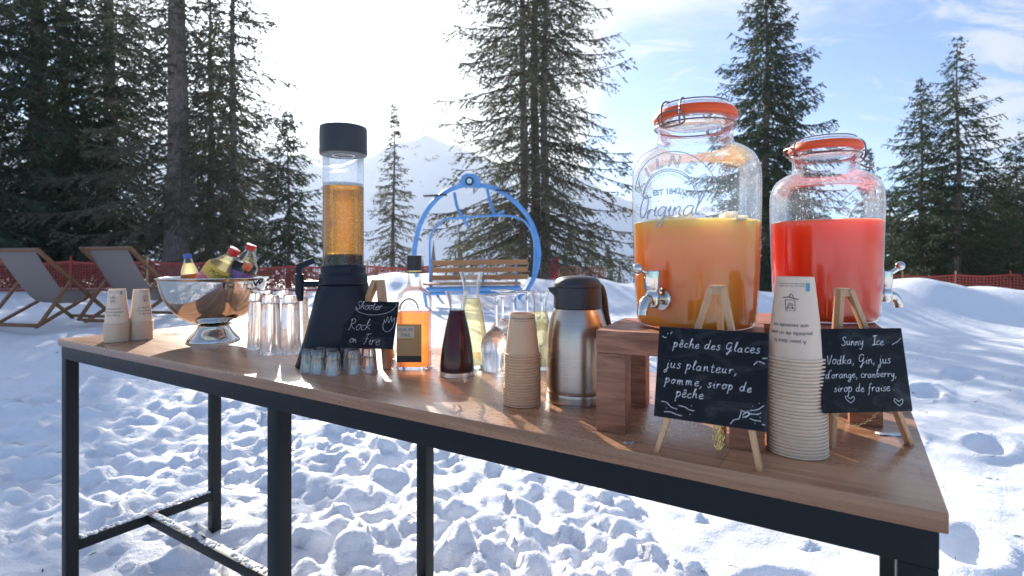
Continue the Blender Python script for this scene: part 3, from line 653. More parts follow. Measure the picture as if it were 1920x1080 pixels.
# ------------------------------------------------------------------ deckchairs
def deckchair(x, y, rz, label):
    z = float(base_z(x, y)) + 0.03
    root = thing('deckchair', label, 'deckchair', (x, y, z), rz, 'wooden deckchairs in the snow')
    w = 0.335; ch = 'chair_wood'                       # local: faces +Y, top of the back towards -Y
    for s in (-1, 1):
        MB().bar((s * w, 0.52, 0.0), (s * w, -0.42, 0.86), 0.03, 0.05, (1, 0, 0), 0.006).build('back_post', ch, root)
        MB().bar((s * (w - 0.035), -0.40, 0.0), (s * (w - 0.035), 0.30, 0.36), 0.028, 0.045, (1, 0, 0), 0.006).build('seat_rail', ch, root)
        MB().bar((s * (w + 0.033), -0.05, 0.52), (s * (w + 0.033), -0.42, 0.02), 0.026, 0.042, (1, 0, 0), 0.006).build('prop', ch, root)
    for a, nm in (((-0.40, 0.845), 'top_bar'), ((0.50, 0.03), 'foot_bar')): MB().tube([(-w, a[0], a[1]), (w, a[0], a[1])], 0.019, 10).build(nm, ch, root)
    MB().bar((-w + .03, -0.40, 0.015), (w - .03, -0.40, 0.015), 0.04, 0.025, (0, 0, 1), 0.004).build('rear_bar', ch, root)
    MB().bar((-w - .03, -0.42, 0.03), (w + .03, -0.42, 0.03), 0.03, 0.03, (0, 0, 1), 0.004).build('notch_bar', ch, root)
    MB().tube([(-w + .03, 0.30, 0.36), (w - .03, 0.30, 0.36)], 0.017, 10).build('seat_bar', ch, root)
    p = spline([(-0.40, 0.868), (-0.36, 0.80), (-0.24, 0.60), (-0.10, 0.40), (0.02, 0.27), (0.12, 0.24), (0.22, 0.29), (0.30, 0.38)], 5)
    m = MB(); sw = w - 0.055; vs = []
    NS = 13
    for j, i in enumerate(p):
        for q in range(NS):
            f = q / (NS - 1) * 2 - 1; vs.append((sw * f * (1 - 0.03 * math.sin(j * 0.16)), i.x, i.y - .016 * (1 - f * f) * math.sin(j / len(p) * math.pi) + .0035 * math.sin(f * 9 + j * 0.35) * math.sin(j * 0.21)))
    m.add(vs, [(NS * i + j, NS * i + j + 1, NS * i + j + NS + 1, NS * i + j + NS) for i in range(len(p) - 1) for j in range(NS - 1)])
    o = m.build('sling', 'sling_grey', root); md = o.modifiers.new('solid', 'SOLIDIFY'); md.thickness = 0.004
    return root
for (px, Y, lb) in ((2, 5.55, 'grey canvas deckchair cut by the left edge of the view'), (178, 5.75, 'grey canvas deckchair beside the steel bowl')):
    dc = deckchair((px - CX) / F * Y + 0.16, Y + 0.42, R(-12), lb); dc.scale = (.94, .94, .94)

# ------------------------------------------------------------------ bar table
TA = at(108, 635); TU = Vector((7.53, -4.77, 0)).normalized(); TV = Vector((-TU.y, TU.x, 0)); TL, TW = 2.495, 0.574
TRZ = math.atan2(TU.y, TU.x)
def table():
    root = thing('bar_table', 'long high table with an oak top and black steel frame standing in the snow', 'table', (TA.x, TA.y, 0), TRZ)
    m = MB(); m.box((TL / 2, TW / 2, TZ - 0.0125), (TL, TW, 0.025), None, 0.003); m.build('tabletop', 'oak_top', root)
    zt = TZ - 0.0255; ap = 0.045; e = 0.008; t = 0.04
    def fr(c, s, nm): MB().box(c, s, None, 0.002).build(nm, 'black_steel', root)
    fr((TL / 2, e + t / 2, zt - ap / 2), (TL - 2 * e, t, ap), 'apron'); fr((TL / 2, TW - e - t / 2, zt - ap / 2), (TL - 2 * e, t, ap), 'apron')
    for x in (e + t / 2, TL / 2, TL - e - t / 2):
        fr((x, TW / 2, zt - ap / 2 - 0.001), (t, TW - 2 * e - 2 * t, ap - 0.002), 'apron')
        for y in (e + t / 2, TW - e - t / 2):
            h = zt - ap + 0.25; fr((x, y, zt - ap - h / 2), (t - 0.001, t - 0.001, h), 'leg')
        fr((x, TW / 2, 0.205), (t - 0.004, TW - 2 * e - 2 * t, 0.038), 'crossbar')
    for x0, x1 in ((e + t, TL / 2 - t / 2), (TL / 2 + t / 2, TL - e - t)): fr(((x0 + x1) / 2, TW / 2, 0.205), (x1 - x0, 0.034, 0.036), 'stretcher')
    s = MB(); r = random.Random(4)
    for i in range(420):
        u = 0.06 + 1.1 * r.random(); k = r.uniform(0.5, 1.4)
        if i % 2 and 0.52 < u < 0.60: continue
        s.lathe([(0.0, 0.0045 * k), (0.004 * k, 0.0036 * k), (0.0075 * k, -0.0005)], 6, Matrix.Translation((u if i % 2 else 0.028 + r.uniform(-.012, .012), TW / 2 + r.uniform(-.011, .011) if i % 2 else r.uniform(0.06, TW - .06), 0.2242 - 0.001 * (i % 2))))
    o = s.build('settled_snow', 'snow', root); o['kind'] = 'stuff'
table()

# ------------------------------------------------------------------ handwriting
G = {
 'a': (1.15, [[(.85, .85), (.5, 1), (.12, .7), (.12, .2), (.42, 0), (.75, .3), (.88, .92), (.86, .25), (1.1, .02)]]),
 'b': (1.0, [[(.1, 1.2), (.35, 2), (.25, 2.1), (.12, 1.6), (.12, .2), (.45, 0), (.8, .3), (.75, .8), (.4, .95), (.15, .6)]]),
 'c': (.9, [[(.8, .8), (.5, 1), (.15, .7), (.15, .25), (.45, 0), (.9, .2)]]),
 'd': (1.15, [[(.85, .8), (.5, 1), (.12, .7), (.12, .2), (.42, 0), (.75, .3), (.95, 2)], [(.92, 1.2), (.85, .3), (1.1, .02)]]),
 'e': (.95, [[(.1, .45), (.6, .6), (.75, .85), (.5, 1), (.15, .7), (.15, .2), (.5, 0), (.95, .25)]]),
 'f': (.95, [[(.95, 1.75), (.75, 2), (.5, 1.7), (.42, .6), (.35, -.8), (.15, -.9)], [(.1, .85), (.8, .95)]]),
 'g': (1.1, [[(.85, .8), (.5, 1), (.12, .7), (.15, .25), (.5, .1), (.8, .5), (.88, .95), (.85, -.6), (.5, -1), (.15, -.8), (.5, -.4), (1.1, .1)]]),
 'h': (1.1, [[(.1, .8), (.4, 1.9), (.3, 2.05), (.15, 1.6), (.12, 0)], [(.14, .5), (.5, .95), (.75, .8), (.78, .2), (1.05, .05)]]),
 'i': (.6, [[(.1, .5), (.3, .95), (.28, .2), (.55, .05)], [(.36, 1.4), (.38, 1.48)]]),
 'j': (.7, [[(.3, .95), (.35, -.6), (.05, -1), (-.15, -.75), (.2, -.3), (.65, .1)], [(.42, 1.4), (.44, 1.48)]]),
 'k': (1.05, [[(.1, .8), (.35, 1.95), (.25, 2.05), (.12, 1.5), (.1, 0)], [(.8, 1), (.15, .45), (.5, .4), (1.0, 0)]]),
 'l': (.6, [[(.05, .4), (.4, 1.7), (.3, 2.05), (.15, 1.6), (.15, .25), (.5, .05)]]),
 'm': (1.5, [[(.05, .6), (.15, .95), (.15, 0)], [(.17, .5), (.42, .98), (.6, .75), (.6, 0)], [(.62, .5), (.9, .98), (1.12, .7), (1.12, .2), (1.4, .05)]]),
 'n': (1.1, [[(.05, .6), (.15, .95), (.15, 0)], [(.17, .5), (.5, .98), (.72, .75), (.74, .2), (1.05, .05)]]),
 'o': (1.0, [[(.5, 1), (.15, .75), (.12, .25), (.45, 0), (.8, .3), (.78, .8), (.5, 1), (.6, .85), (1.0, .9)]]),
 'p': (1.05, [[(.02, .6), (.18, 1), (.12, -1)], [(.15, .5), (.4, .98), (.75, .8), (.75, .25), (.45, 0), (.18, .15)]]),
 'r': (.9, [[(.05, .6), (.18, .95), (.16, 0)], [(.18, .45), (.45, .95), (.8, .85)]]),
 's': (.8, [[(.7, .9), (.4, 1), (.2, .75), (.6, .4), (.55, .08), (.25, 0), (.05, .2)]]),
 't': (.8, [[(.3, 1.7), (.28, .25), (.5, 0), (.8, .15)], [(.0, 1.15), (.65, 1.2)]]),
 'u': (1.1, [[(.05, .7), (.15, .95), (.15, .25), (.4, 0), (.7, .3), (.78, .95), (.76, .2), (1.05, .03)]]),
 'x': (.9, [[(.1, .95), (.8, 0)], [(.8, 1), (.1, 0)]]), 'y': (1.05, [[(.1, .95), (.2, .3), (.5, .15), (.8, .95), (.7, -.5), (.4, -1), (.1, -.75)]]),
 'v': (.9, [[(.1, .95), (.4, 0), (.8, 1)]]),
 ',': (.5, [[(.25, .15), (.25, -.1), (.08, -.45)]]), '.': (.5, [[(.2, .05), (.24, .12)]]), "'": (.4, [[(.25, 2), (.18, 1.6)]]), ' ': (.75, []),
 'G': (1.5, [[(1.2, 1.7), (.8, 2), (.3, 1.7), (.15, 1), (.35, .45), (.8, .5), (1.15, 1.0), (1.2, 1.2), (.95, -.2), (.75, -.9), (.55, -.6), (1.5, .3)]]),
 'S': (1.3, [[(1.1, 1.6), (.8, 2), (.35, 1.75), (.4, 1.3), (.9, .8), (.9, .2), (.4, 0), (.1, .3)]]),
 'I': (1.0, [[(.1, 1.9), (1.0, 2.0)], [(.55, 1.95), (.5, .05)], [(.05, 0), (.95, .1)]]),
 'R': (1.4, [[(.3, 2), (.3, 0), (.1, -.1)], [(0, 1.7), (.4, 2.15), (1.0, 1.8), (.9, 1.2), (.35, 1.0), (.7, .5), (1.4, 0)]]),
 'F': (1.2, [[(.15, 1.9), (.6, 2.0), (1.2, 2.1)], [(.6, 2), (.5, .3), (.2, .0)], [(.3, 1.1), (.9, 1.15)]]),
 'V': (1.2, [[(.1, 1.9), (.5, 0), (1.1, 2)]]), 'O': (1.4, [[(.9, 2), (.4, 1.7), (.15, .9), (.35, .1), (.8, .05), (1.15, .7), (1.1, 1.6), (.8, 2), (.7, 1.75), (1.4, 1.8)]]),
}
G['ê'] = (.95, G['e'][1] + [[(.2, 1.25), (.45, 1.6), (.7, 1.25)]])
def strokes(txt, x, y, size, slant=0.2, jit=0.045, seed=1, gap=1.0, drift=0.0):
    r = random.Random(seed); out = []
    for chx in txt:
        w, ss = G[chx]; dy = r.uniform(-1, 1) * jit * 2; sc = 1 + r.uniform(-1, 1) * jit * 2
        for st in ss: out.append([(x + (p[0] * sc + p[1] * slant) * size, y + (p[1] * sc + dy) * size) for p in st])
        x += w * size * gap; y += drift * size * w
    return out
def chalk_mesh(parent, sts, fm, rad):
    m = MB()
    for st in sts:
        p2 = spline([(p[0], p[1], 0) for p in st], 5); m.tube([fm(p.x, p.y) for p in p2], [rad * (0.75 + 0.4 * abs(math.sin(i * 0.7 + p2[0].x * 900))) for i in range(len(p2))], 5)
    return m.build('chalk_writing', 'chalk', parent)
def easel_board(TLc, TRc, BLc, footL, footR, apex, label_b, label_e, group, sts_fn, chain, foot_back=0.13, thick=0.004, leg=0.0095):
    """a small slate on a folding wooden easel; the corners are points in the world"""
    TLc, TRc, BLc, footL, footR, apex = map(Vector, (TLc, TRc, BLc, footL, footR, apex))
    mid = (footL + footR) / 2; ex = (footR - footL).normalized(); back = Vector((-ex.y, ex.x, 0))
    er = thing('easel', label_e, 'easel', mid, 0, 'small wooden table easels'); o = Vector(mid)
    for f_, sgn in ((footL, -1), (footR, 1)):
        MB().bar(f_ - o, apex + ex * sgn * 0.007 - o, leg * 0.75, leg * 1.25, tuple(back), 0.0008).build('front_leg', 'pine', er)
    MB().bar(apex + back * 0.012 - o, mid + back * foot_back - o + Vector((0, 0, 0.002)), leg, leg * 0.8, tuple(ex), 0.0008).build('rear_leg', 'pine', er)
    MB().box(apex + back * 0.004 - o + Vector((0, 0, -0.004)), (0.02, 0.012, 0.012), Matrix.Rotation(math.atan2(ex.y, ex.x), 3, 'Z'), 0.001).build('hinge_block', 'pine', er)
    zl = BLc.z - 0.004 - o.z
    for f_ in (footL, footR):
        t = (zl + 0.002) / (apex.z - o.z); pp = (f_ - o).lerp(apex - o, t); q = MB(); q.tube([pp + back * 0.004, pp - back * 0.016], 0.003, 8); q.build('peg', 'pine', er)
    cm = MB()
    for pts in chain:
        P = spline([Vector(p) for p in pts], 10); ln = 0.0; last = P[0]; i = 0
        acc = [P[0]]
        for p in P[1:]:
            if (p - acc[-1]).length > 0.0032: acc.append(p)
        for i in range(len(acc) - 1):
            a, b = acc[i], acc[i + 1]; t = (b - a).normalized(); u = t.orthogonal().normalized(); w = t.cross(u)
            if i % 2: u, w = w, u
            c = (a + b) / 2; ring = [c - o + t * 0.0026 * math.cos(k) + u * 0.0016 * math.sin(k) for k in np.linspace(0, 2 * math.pi, 8, endpoint=False)]
            cm.tube(ring, 0.0005, 4, closed=True)
    cm.build('chain', 'gold', er)
    bx = (TRc - TLc); wd = bx.length; bx.normalize(); bu = TLc - BLc; bu = bu - bx * bu.dot(bx); ht = bu.length; bu.normalize(); nf = bx.cross(bu).normalized()
    bo = thing('chalkboard', label_b, 'chalkboard', BLc, 0, group)
    rot = Matrix((bx, bu, nf)).transposed(); m = MB(); m.box(bx * wd / 2 + bu * ht / 2, (wd, ht, thick), rot, 0.0015); pl = m.build('slate_panel', 'slate', bo)
    fm = lambda u, v: bx * u * wd + bu * v * ht + nf * (thick / 2 + 0.0004)
    hr = ht / wd
    sts = sts_fn()
    chalk_mesh(pl, [[(p[0], p[1] / hr) for p in st] for st in sts], fm, wd * 0.0027)
    return er, bo
# writing is laid out in board widths (x 0..1, y 0..height/width)
def write_peche():
    s = []; r = 0.86
    s += strokes('pêche des Glaces', 0.15, 0.685, 0.042, seed=3, gap=1.22, drift=-0.008)
    s += strokes('jus planteur,', 0.09, 0.475, 0.045, seed=5, gap=1.27)
    s += strokes('pomme, sirop de', 0.09, 0.33, 0.042, seed=6, gap=1.30)
    s += strokes('pêche', 0.20, 0.215, 0.044, seed=8, gap=1.2)
    s += [[(.04, .78), (.06, .765), (.08, .77)], [(.09, .80), (.092, .81)], [(.12, .805), (.13, .825)], [(.88, .575), (.91, .61)], [(.92, .61), (.94, .605), (.97, .595)], [(.95, .64), (1.0 - .01, .645)]]
    s += [[(.07, .15), (.12, .145), (.16, .11), (.22, .095)], [(.23, .13), (.29, .125), (.33, .105), (.38, .10)], [(.10, .055), (.16, .06), (.22, .045), (.27, .04)], [(.12, .09), (.125, .095)], [(.34, .06), (.345, .066)], [(.35, .14), (.352, .147)]]
    s += [[(.70, .03), (.73, .07), (.77, .085), (.78, .12), (.79, .15)], [(.80, .12), (.84, .16), (.85, .13), (.80, .10)], [(.86, .17), (.92, .185), (.97, .225)], [(.86, .14), (.92, .145), (.95, .16)], [(.86, .10), (.90, .09), (.95, .09)], [(.82, .10), (.86, .14), (.82, .15), (.78, .16)], [(.88, .21), (.883, .215)], [(.93, .24), (.935, .243)], [(.90, .06), (.903, .065)], [(.94, .12), (.945, .122)], [(.96, .065), (.985, .06)]]
    return s
def write_sunny():
    s = strokes('Sunny', 0.28, 0.70, 0.045, seed=11, gap=1.0) + strokes('Ice', 0.63, 0.70, 0.048, seed=12, gap=1.0) + strokes('I', 0.633, 0.703, 0.048, seed=12)
    s += [[(.86, .70), (.93, .735), (.97, .77)]]
    s += strokes('Vodka, Gin, jus', 0.09, 0.505, 0.047, seed=13, gap=1.12)
    s += strokes("d'orange, cranberry,", 0.06, 0.36, 0.040, seed=14, gap=1.1)
    s += strokes('sirop de fraise .', 0.14, 0.215, 0.043, seed=15, gap=1.1)
    for x, y, k in ((.31, .10, .05), (.85, .06, .05)): s += [[(x, y), (x - k, y + k), (x - k * .7, y + k * 1.5), (x, y + k * .9), (x + k * .8, y + k * 1.4), (x + k * .9, y + k * .7), (x, y)]]
    return s
def write_shooter():
    s = strokes('Shooter', 0.18, 0.70, 0.075, seed=21, gap=.98, drift=0.0)
    s += [[(.22, .72), (.12, .70), (.10, .74), (.18, .76), (.24, .66), (.5, .60), (.8, .64), (.95, .75), (.95, .85), (.88, .84)]]
    s += strokes('Rock', 0.10, 0.33, 0.095, seed=22, gap=1.05)
    s += [[(.78, .52), (.76, .44), (.78, .34), (.86, .30), (.94, .36), (.97, .46), (.96, .56), (.92, .48), (.90, .58), (.86, .46), (.83, .57), (.80, .46), (.77, .52)]]
    s += strokes('on', 0.16, 0.09, 0.07, seed=23) + strokes('Fire', 0.42, 0.07, 0.085, seed=24, gap=1.05)
    return s
def W3(px, py, Y): return Vector(((px - CX) / F * Y, Y, CZ - (py - HY) / F * Y))
# right-hand-side boards
d1 = Vector((0.863, -0.505, 0)); tl = W3(1240, 612, 0.722); bl = W3(1226, 780, 0.700)
fl, fr_ = at(1232, 846), at(1425, 882); ap = W3(1345, 538, 0.705)
easel_board(tl, tl + d1 * 0.1328, bl, fl, fr_, ap, 'black slate reading pêche des Glaces in front of the orange juice jar', 'wooden easel holding the slate in front of the orange juice jar', 'chalk menu slates', write_peche,
            [[W3(1343, 790, .73), W3(1338, 815, .725), W3(1345, 842, .72), W3(1352, 815, .725), W3(1350, 790, .73)], [W3(1347, 785, .73), W3(1344, 815, .72), W3(1350, 838, .715), W3(1356, 812, .72), W3(1353, 785, .73)], [W3(1350, 790, .72), W3(1348, 820, .716), W3(1352, 846, .71), W3(1358, 815, .716)]])
tr2 = W3(1686, 615, 0.785); d2 = Vector((0.9965, 0.083, 0)); w2 = 0.1328; tl2 = tr2 - d2 * w2; br2 = W3(1710, 771, 0.765); bl2 = br2 - d2 * w2
fr2 = at(1706, 834); fl2 = fr2 - d2 * 0.126; ap2 = W3(1584, 543, 0.80)
easel_board(tl2, tr2, bl2, fl2, fr2, ap2, 'black slate reading Sunny Ice in front of the red juice jar', 'wooden easel holding the slate in front of the red juice jar', 'chalk menu slates', write_sunny,
            [[W3(1556, 770, .78), W3(1575, 787, .785), W3(1603, 797, .79), W3(1630, 787, .80), W3(1650, 768, .81)]], foot_back=0.10)
tl3 = W3(651, 565, 1.43); tr3 = W3(747, 566, 1.40); bl3 = W3(638, 652, 1.39); fr3 = at(726, 692); fl3 = at(640, 684); ap3 = W3(709, 526, 1.45)
easel_board(tl3, tr3, bl3, fl3, fr3, ap3, 'black slate reading Shooter Rock on Fire beside the beer tower', 'wooden easel holding the slate beside the beer tower', 'chalk menu slates', write_shooter, [[W3(735, 655, 1.42), W3(738, 668, 1.43), W3(744, 655, 1.44)]], leg=0.017, foot_back=0.12)

# ------------------------------------------------------------------ wooden benches carrying the jars
def bench(cx, cy, rz, w, d, h, label):
    root = thing('serving_bench', label, 'bench', (cx, cy, TZ), rz, 'small wooden benches under the juice jars')
    t = 0.037; lw = 0.048
    n = 2
    for i in range(n):
        dw = d / n; MB().box((0, -d / 2 + dw * (i + 0.5), h - t / 2), (w, dw - 0.0015, t), None, 0.002).build('top_board', 'bench_wood', root)
    for sx in (-1, 1):
        for sy in (-1, 1):
            MB().box((sx * (w / 2 - lw / 2 - 0.0005), sy * (d / 2 - 0.0215), (h - t) / 2), (lw, 0.042, h - t - 0.0006), None, 0.0015).build('leg', 'bench_wood', root)
    return root
FL = at(1117, 808); u1 = Vector((0.2265, -0.103, 0)).normalized(); v1 = Vector((-u1.y, u1.x, 0)); bw, bd, bh = 0.252, 0.215, 0.1655
c1 = FL + u1 * bw / 2 + v1 * bd / 2
bench(c1.x, c1.y, math.atan2(u1.y, u1.x), bw, bd, bh, 'reddish wooden bench under the orange juice jar')
FR2 = at(1657, 803); u2 = (TU + Vector((0.10, 0.05, 0))).normalized(); v2 = Vector((-u2.y, u2.x, 0)); c2 = FR2 - u2 * 0.105 + v2 * 0.105
bench(c2.x, c2.y, math.atan2(u2.y, u2.x), 0.21, 0.21, 0.1655, 'reddish wooden bench under the red juice jar')

# ------------------------------------------------------------------ juice jars
def jar(x, y, rz, k, label, kind, level):
    root = thing('drinks_jar', label, 'drinks dispenser', (x, y, TZ + 0.1662), rz, 'glass drinks dispensers with orange sealed lids')
    O = [(0.0, 0.0), (0.075, 0.0), (0.090, 0.003), (0.0975, 0.014), (0.1005, 0.05), (0.1035, 0.12), (0.1055, 0.20), (0.1058, 0.250), (0.1035, 0.272), (0.095, 0.291), (0.080, 0.303), (0.068, 0.309), (0.0635, 0.314), (0.0622, 0.322), (0.0622, 0.336), (0.064, 0.340), (0.0665, 0.346), (0.0665, 0.352), (0.063, 0.355)]
    O = [(a * k, b * k) for a, b in O]; P = prof(O[1:], 5)
    rz_ = lambda z: float(np.interp(z, [p[1] for p in P], [p[0] for p in P]))
    m = MB(); m.lathe([(0, 0)] + P, 96); m.build('glass_body', 'jar_glass', root)
    L = level * k; ins = lambda z: rz_(z) - 0.0022
    zs = np.linspace(0.006 * k, L, 26); band = L - (0.040 * k if kind == 'peach' else 0.0)
    def liquid(a, b, nm, mt):
        zz = np.linspace(a, b, 22); m = MB(); m.lathe([(0, a)] + [(ins(z), z) for z in zz] + [(0, b)], 72); return m.build(nm, mt, root)
    if kind == 'peach':
        liquid(0.005 * k, L, 'juice', 'peach_juice')
        r = random.Random(5)
        for i in range(13):
            a = r.uniform(0, 6.28); rr = math.sqrt(r.random()) * 0.078; s = r.uniform(0.016, 0.024)
            b = MB(); b.box((rr * math.cos(a), rr * math.sin(a), L + r.uniform(-0.004, 0.003)), (s, s, s), Matrix.Rotation(r.uniform(0, 3), 3, 'Z') @ Matrix.Rotation(r.uniform(-.5, .5), 3, 'X'), 0.003); b.build('ice_cube', 'ice', root)
    else: liquid(0.005 * k, L, 'juice', 'red_juice')
    fr_ = MB(); fr_.tube([((ins(L) - .0006) * math.cos(t), (ins(L) - .0006) * math.sin(t), L + .0006 + .0007 * math.sin(t * 7) * math.sin(t * 3 + 1)) for t in np.linspace(0, 2 * math.pi, 90, endpoint=False)], .0016, 6, closed=True); fr_.build('froth_edge', 'froth_peach' if kind == 'peach' else 'froth_red', root)
    # lid: glass disc over an orange gasket, wires
    lid = thing('lid', None, None); lid.parent = root; lid.location = (0, 0, -0.014 * k)
    m = MB(); m.lathe(prof([(0.0, .392), (0.03, .3925), (0.052, .3915), (0.062, .388), (0.0655, .384), (0.0645, .3805), (0.060, .3775), (0.055, .3735), (0.05, .366), (0.045, .358), (0.0, .356)], 4), 72, Matrix.Scale(k, 4)); m.build('lid_glass', 'jar_glass', lid)
    m = MB(); m.lathe(prof([(0.052, .3680), (0.064, .3675), (0.0686, .3690), (0.0692, .3755), (0.0672, .3815), (0.0648, .383), (0.060, .382)], 4), 96, Matrix.Scale(k, 4)); m.build('gasket', 'orange_rubber', lid)
    w = MB(); c = lambda r_, z, n=64: [(r_ * k * math.cos(t), r_ * k * math.sin(t), z * k) for t in np.linspace(0, 2 * math.pi, n, endpoint=False)]
    w.tube(c(0.0672, 0.357), 0.0014, 6, closed=True); w.tube(c(0.0560, 0.3935), 0.0012, 6, closed=True)
    def loop(pts, r_=0.0016, cl=True): w.tube(spline([tuple(q * k for q in p) for p in pts], 5, cl), r_, 6, closed=cl)
    for s in (-1, 1):
        loop([(0.056, s * .014, .393), (0.066, s * .016, .392), (0.074, s * .017, .383), (0.076, s * .017, .366), (0.073, s * .015, .352), (0.068, s * .012, .356)], cl=False)
        loop([(-0.056, s * .016, .393), (-0.070, s * .018, .388), (-0.077, s * .018, .375), (-0.075, s * .016, .360), (-0.067, s * .012, .357)], cl=False)
    loop([(0.070, -.022, .352), (0.079, -.020, .368), (0.079, 0, .371), (0.079, .020, .368), (0.070, .022, .352), (0.074, 0, .347)])
    loop([(-0.074, -.018, .362), (-0.081, -.014, .372), (-0.081, .014, .372), (-0.074, .018, .362), (-0.077, 0, .356)])
    if kind != 'peach': loop([(0.072, -.012, .352), (0.086, -.012, .344), (0.098, -.010, .338), (0.101, 0, .336), (0.098, .010, .338), (0.086, .012, .344), (0.072, .012, .352)], cl=False)
    w.build('wire_clip', 'wire', lid)
    # tap, sticking out along +X
    z = 0.052 * k; r0 = rz_(z); tp = thing('tap', None, None); tp.parent = root; tp.location = (r0, 0, z)
    X = Matrix.Rotation(R(90), 4, 'Y')
    m = MB(); m.lathe([(0, 0.006), (0.011, 0.006), (0.0175, 0.004), (0.0185, 0.001), (0.018, -0.002)], 32, X); m.lathe([(0.0085, 0.0), (0.0085, 0.022)], 20, X); m.lathe(prof([(0.0, -.014), (0.0095, -.0125), (0.0125, -.004), (0.0125, .006), (0.0105, .012), (0.0105, .016)], 3), 28, Matrix.Translation((0.026, 0, 0)))
    m.tube(spline([(0.026, 0, -.002), (0.038, 0, 0.0), (0.047, 0, -.006), (0.052, 0, -.016), (0.0535, 0, -.023)], 5), [0.0088] * 8 + [0.0084] * 8 + [0.008] * 5, 16); m.build('tap_body', 'chrome', tp)
    m = MB(); m.lathe(prof([(0.0, .016), (0.0105, .0165), (0.0125, .018), (0.0128, .030), (0.0125, .0435), (0.0112, .0455), (0.0, .046)], 3), 28, Matrix.Translation((0.026, 0, 0)))
    if kind == 'peach': m.tube(spline([(0.026, 0, .040), (0.040, -.003, .043), (0.052, -.006, .047)], 5), 0.0036, 10); bc = Matrix.Translation((0.055, -.007, .049))
    else: m.tube(spline([(0.026, 0, .040), (0.040, 0, .044), (0.050, -.002, .051)], 5), 0.0042, 10); bc = Matrix.Translation((0.054, -.002, .056))
    m.lathe([(0.0085 * math.sin(t), 0.0085 * math.cos(t)) for t in np.linspace(0, math.pi, 12)], 20, bc); m.build('tap_lever', 'chrome', tp)
    # embossed lettering above the tap
    em = MB(); cz = 0.226 * k; FA = R(6)
    def onjar(x, y, d=0.0):
        zz = cz + y; rr = rz_(zz) + 0.0004 + d; a = FA + x / (0.1056 * k); return Vector((rr * math.cos(a), rr * math.sin(a), zz))
    Ra = 0.060 * k
    for i, chx in enumerate('KILNER'):
        vs, fs = text_mesh(chx, 0.026 * k, outline=0.0006); th = R(62 - i * 24.8)
        em.add([onjar(*(lambda q: (q.x, q.y, v.z))(Matrix.Rotation(-(math.pi / 2 - (math.pi / 2 + th)) , 2) @ Vector((v.x, v.y)) + Vector((-math.sin(th), math.cos(th))) * (Ra - 0.006 * k) + Vector((0, -0.018 * k)))) for v in vs], fs)
    def arc(r_, a0, a1, rad=0.0008, dy=-0.018, n=40): em.tube([onjar(-math.sin(t) * r_ * k, math.cos(t) * r_ * k + dy * k) for t in np.linspace(R(a0), R(a1), n)], rad, 5)
    arc(.079, 72, -72); arc(.050, 78, -78); arc(.047, 80, -80, .0008)
    for sg in (72, -72): em.tube([onjar(-math.sin(R(sg)) * q * k, math.cos(R(sg)) * q * k - .018 * k) for q in (.050, .079)], 0.0006, 5)
    for a in np.linspace(-74, 74, 40): em.tube([onjar(-math.sin(R(a)) * q * k, math.cos(R(a)) * q * k - .018 * k) for q in (.0405, .0435)], 0.0005, 4)
    vs, fs = text_mesh('EST 1842', 0.0125 * k, outline=0.0005); em.add([onjar(v.x, v.y - 0.008 * k, v.z) for v in vs], fs)
    if kind == 'peach' or True:
        for st in strokes('Original', -0.062 * k, -0.043 * k, 0.0165 * k, slant=0.3, seed=2, gap=.92):
            em.tube([onjar(p.x, p.y) for p in spline([(q[0], q[1], 0) for q in st], 4)], 0.0011 * k, 5)
    em.build('embossed_lettering', 'emboss_glass', root)
    return root
jar(0.316, 0.937, math.atan2(-0.66, -0.75), 1.0, 'glass drinks jar half full of orange peach juice with ice', 'peach', 0.177)
jar(0.5975, 1.034, R(2), 0.905, 'glass drinks jar half full of opaque red juice', 'red', 0.204)

# ------------------------------------------------------------------ paper cups
def cup_proto(name, label, group, rr, rb, h, mat):
    o_ = MB(); o_.lathe(prof([(rr - .001, 0.0), (rr + .0012, .0002), (rr + .0022, .0013), (rr + .0014, .0026), (rr - .0010, .0031)], 3) + [(rr - .0014, .005), (rb + .0002, h - .002), (rb - .0006, h), (rb - .002, h), (rb - .0025, h - .004), (0, h - .004)], 56)
    return o_
def print_on(parent, z, txt, size, rfun, phi, upside=True, mat='print_ink', h=None):
    vs, fs = text_mesh(txt, size); m = MB(); s = -1 if upside else 1
    m.add([(lambda zz: Vector(((rfun(zz) + .0003) * math.cos(phi + s * v.x / rfun(zz)), (rfun(zz) + .0003) * math.sin(phi + s * v.x / rfun(zz)), zz)))(z + s * v.y) for v in vs], fs); return m.build('print', mat, parent, smooth=False)
def patch(parent, name, z, x, w, h, rfun, phi, mat, shape=None):
    m = MB()
    def pt(a, b): zz = z + b; r_ = rfun(zz) + .0003; return Vector((r_ * math.cos(phi + a / r_), r_ * math.sin(phi + a / r_), zz))
    if shape:
        for line, rad in shape: m.tube([pt(x + q[0] * w, q[1] * h) for q in line], rad, 5)
    else:
        n = 8; m.add([pt(x - w / 2 + w * i / n, b) for i in range(n + 1) for b in (-h / 2, h / 2)], [(2 * i, 2 * i + 2, 2 * i + 3, 2 * i + 1) for i in range(n)])
    return m.build(name, mat, parent, smooth=False)
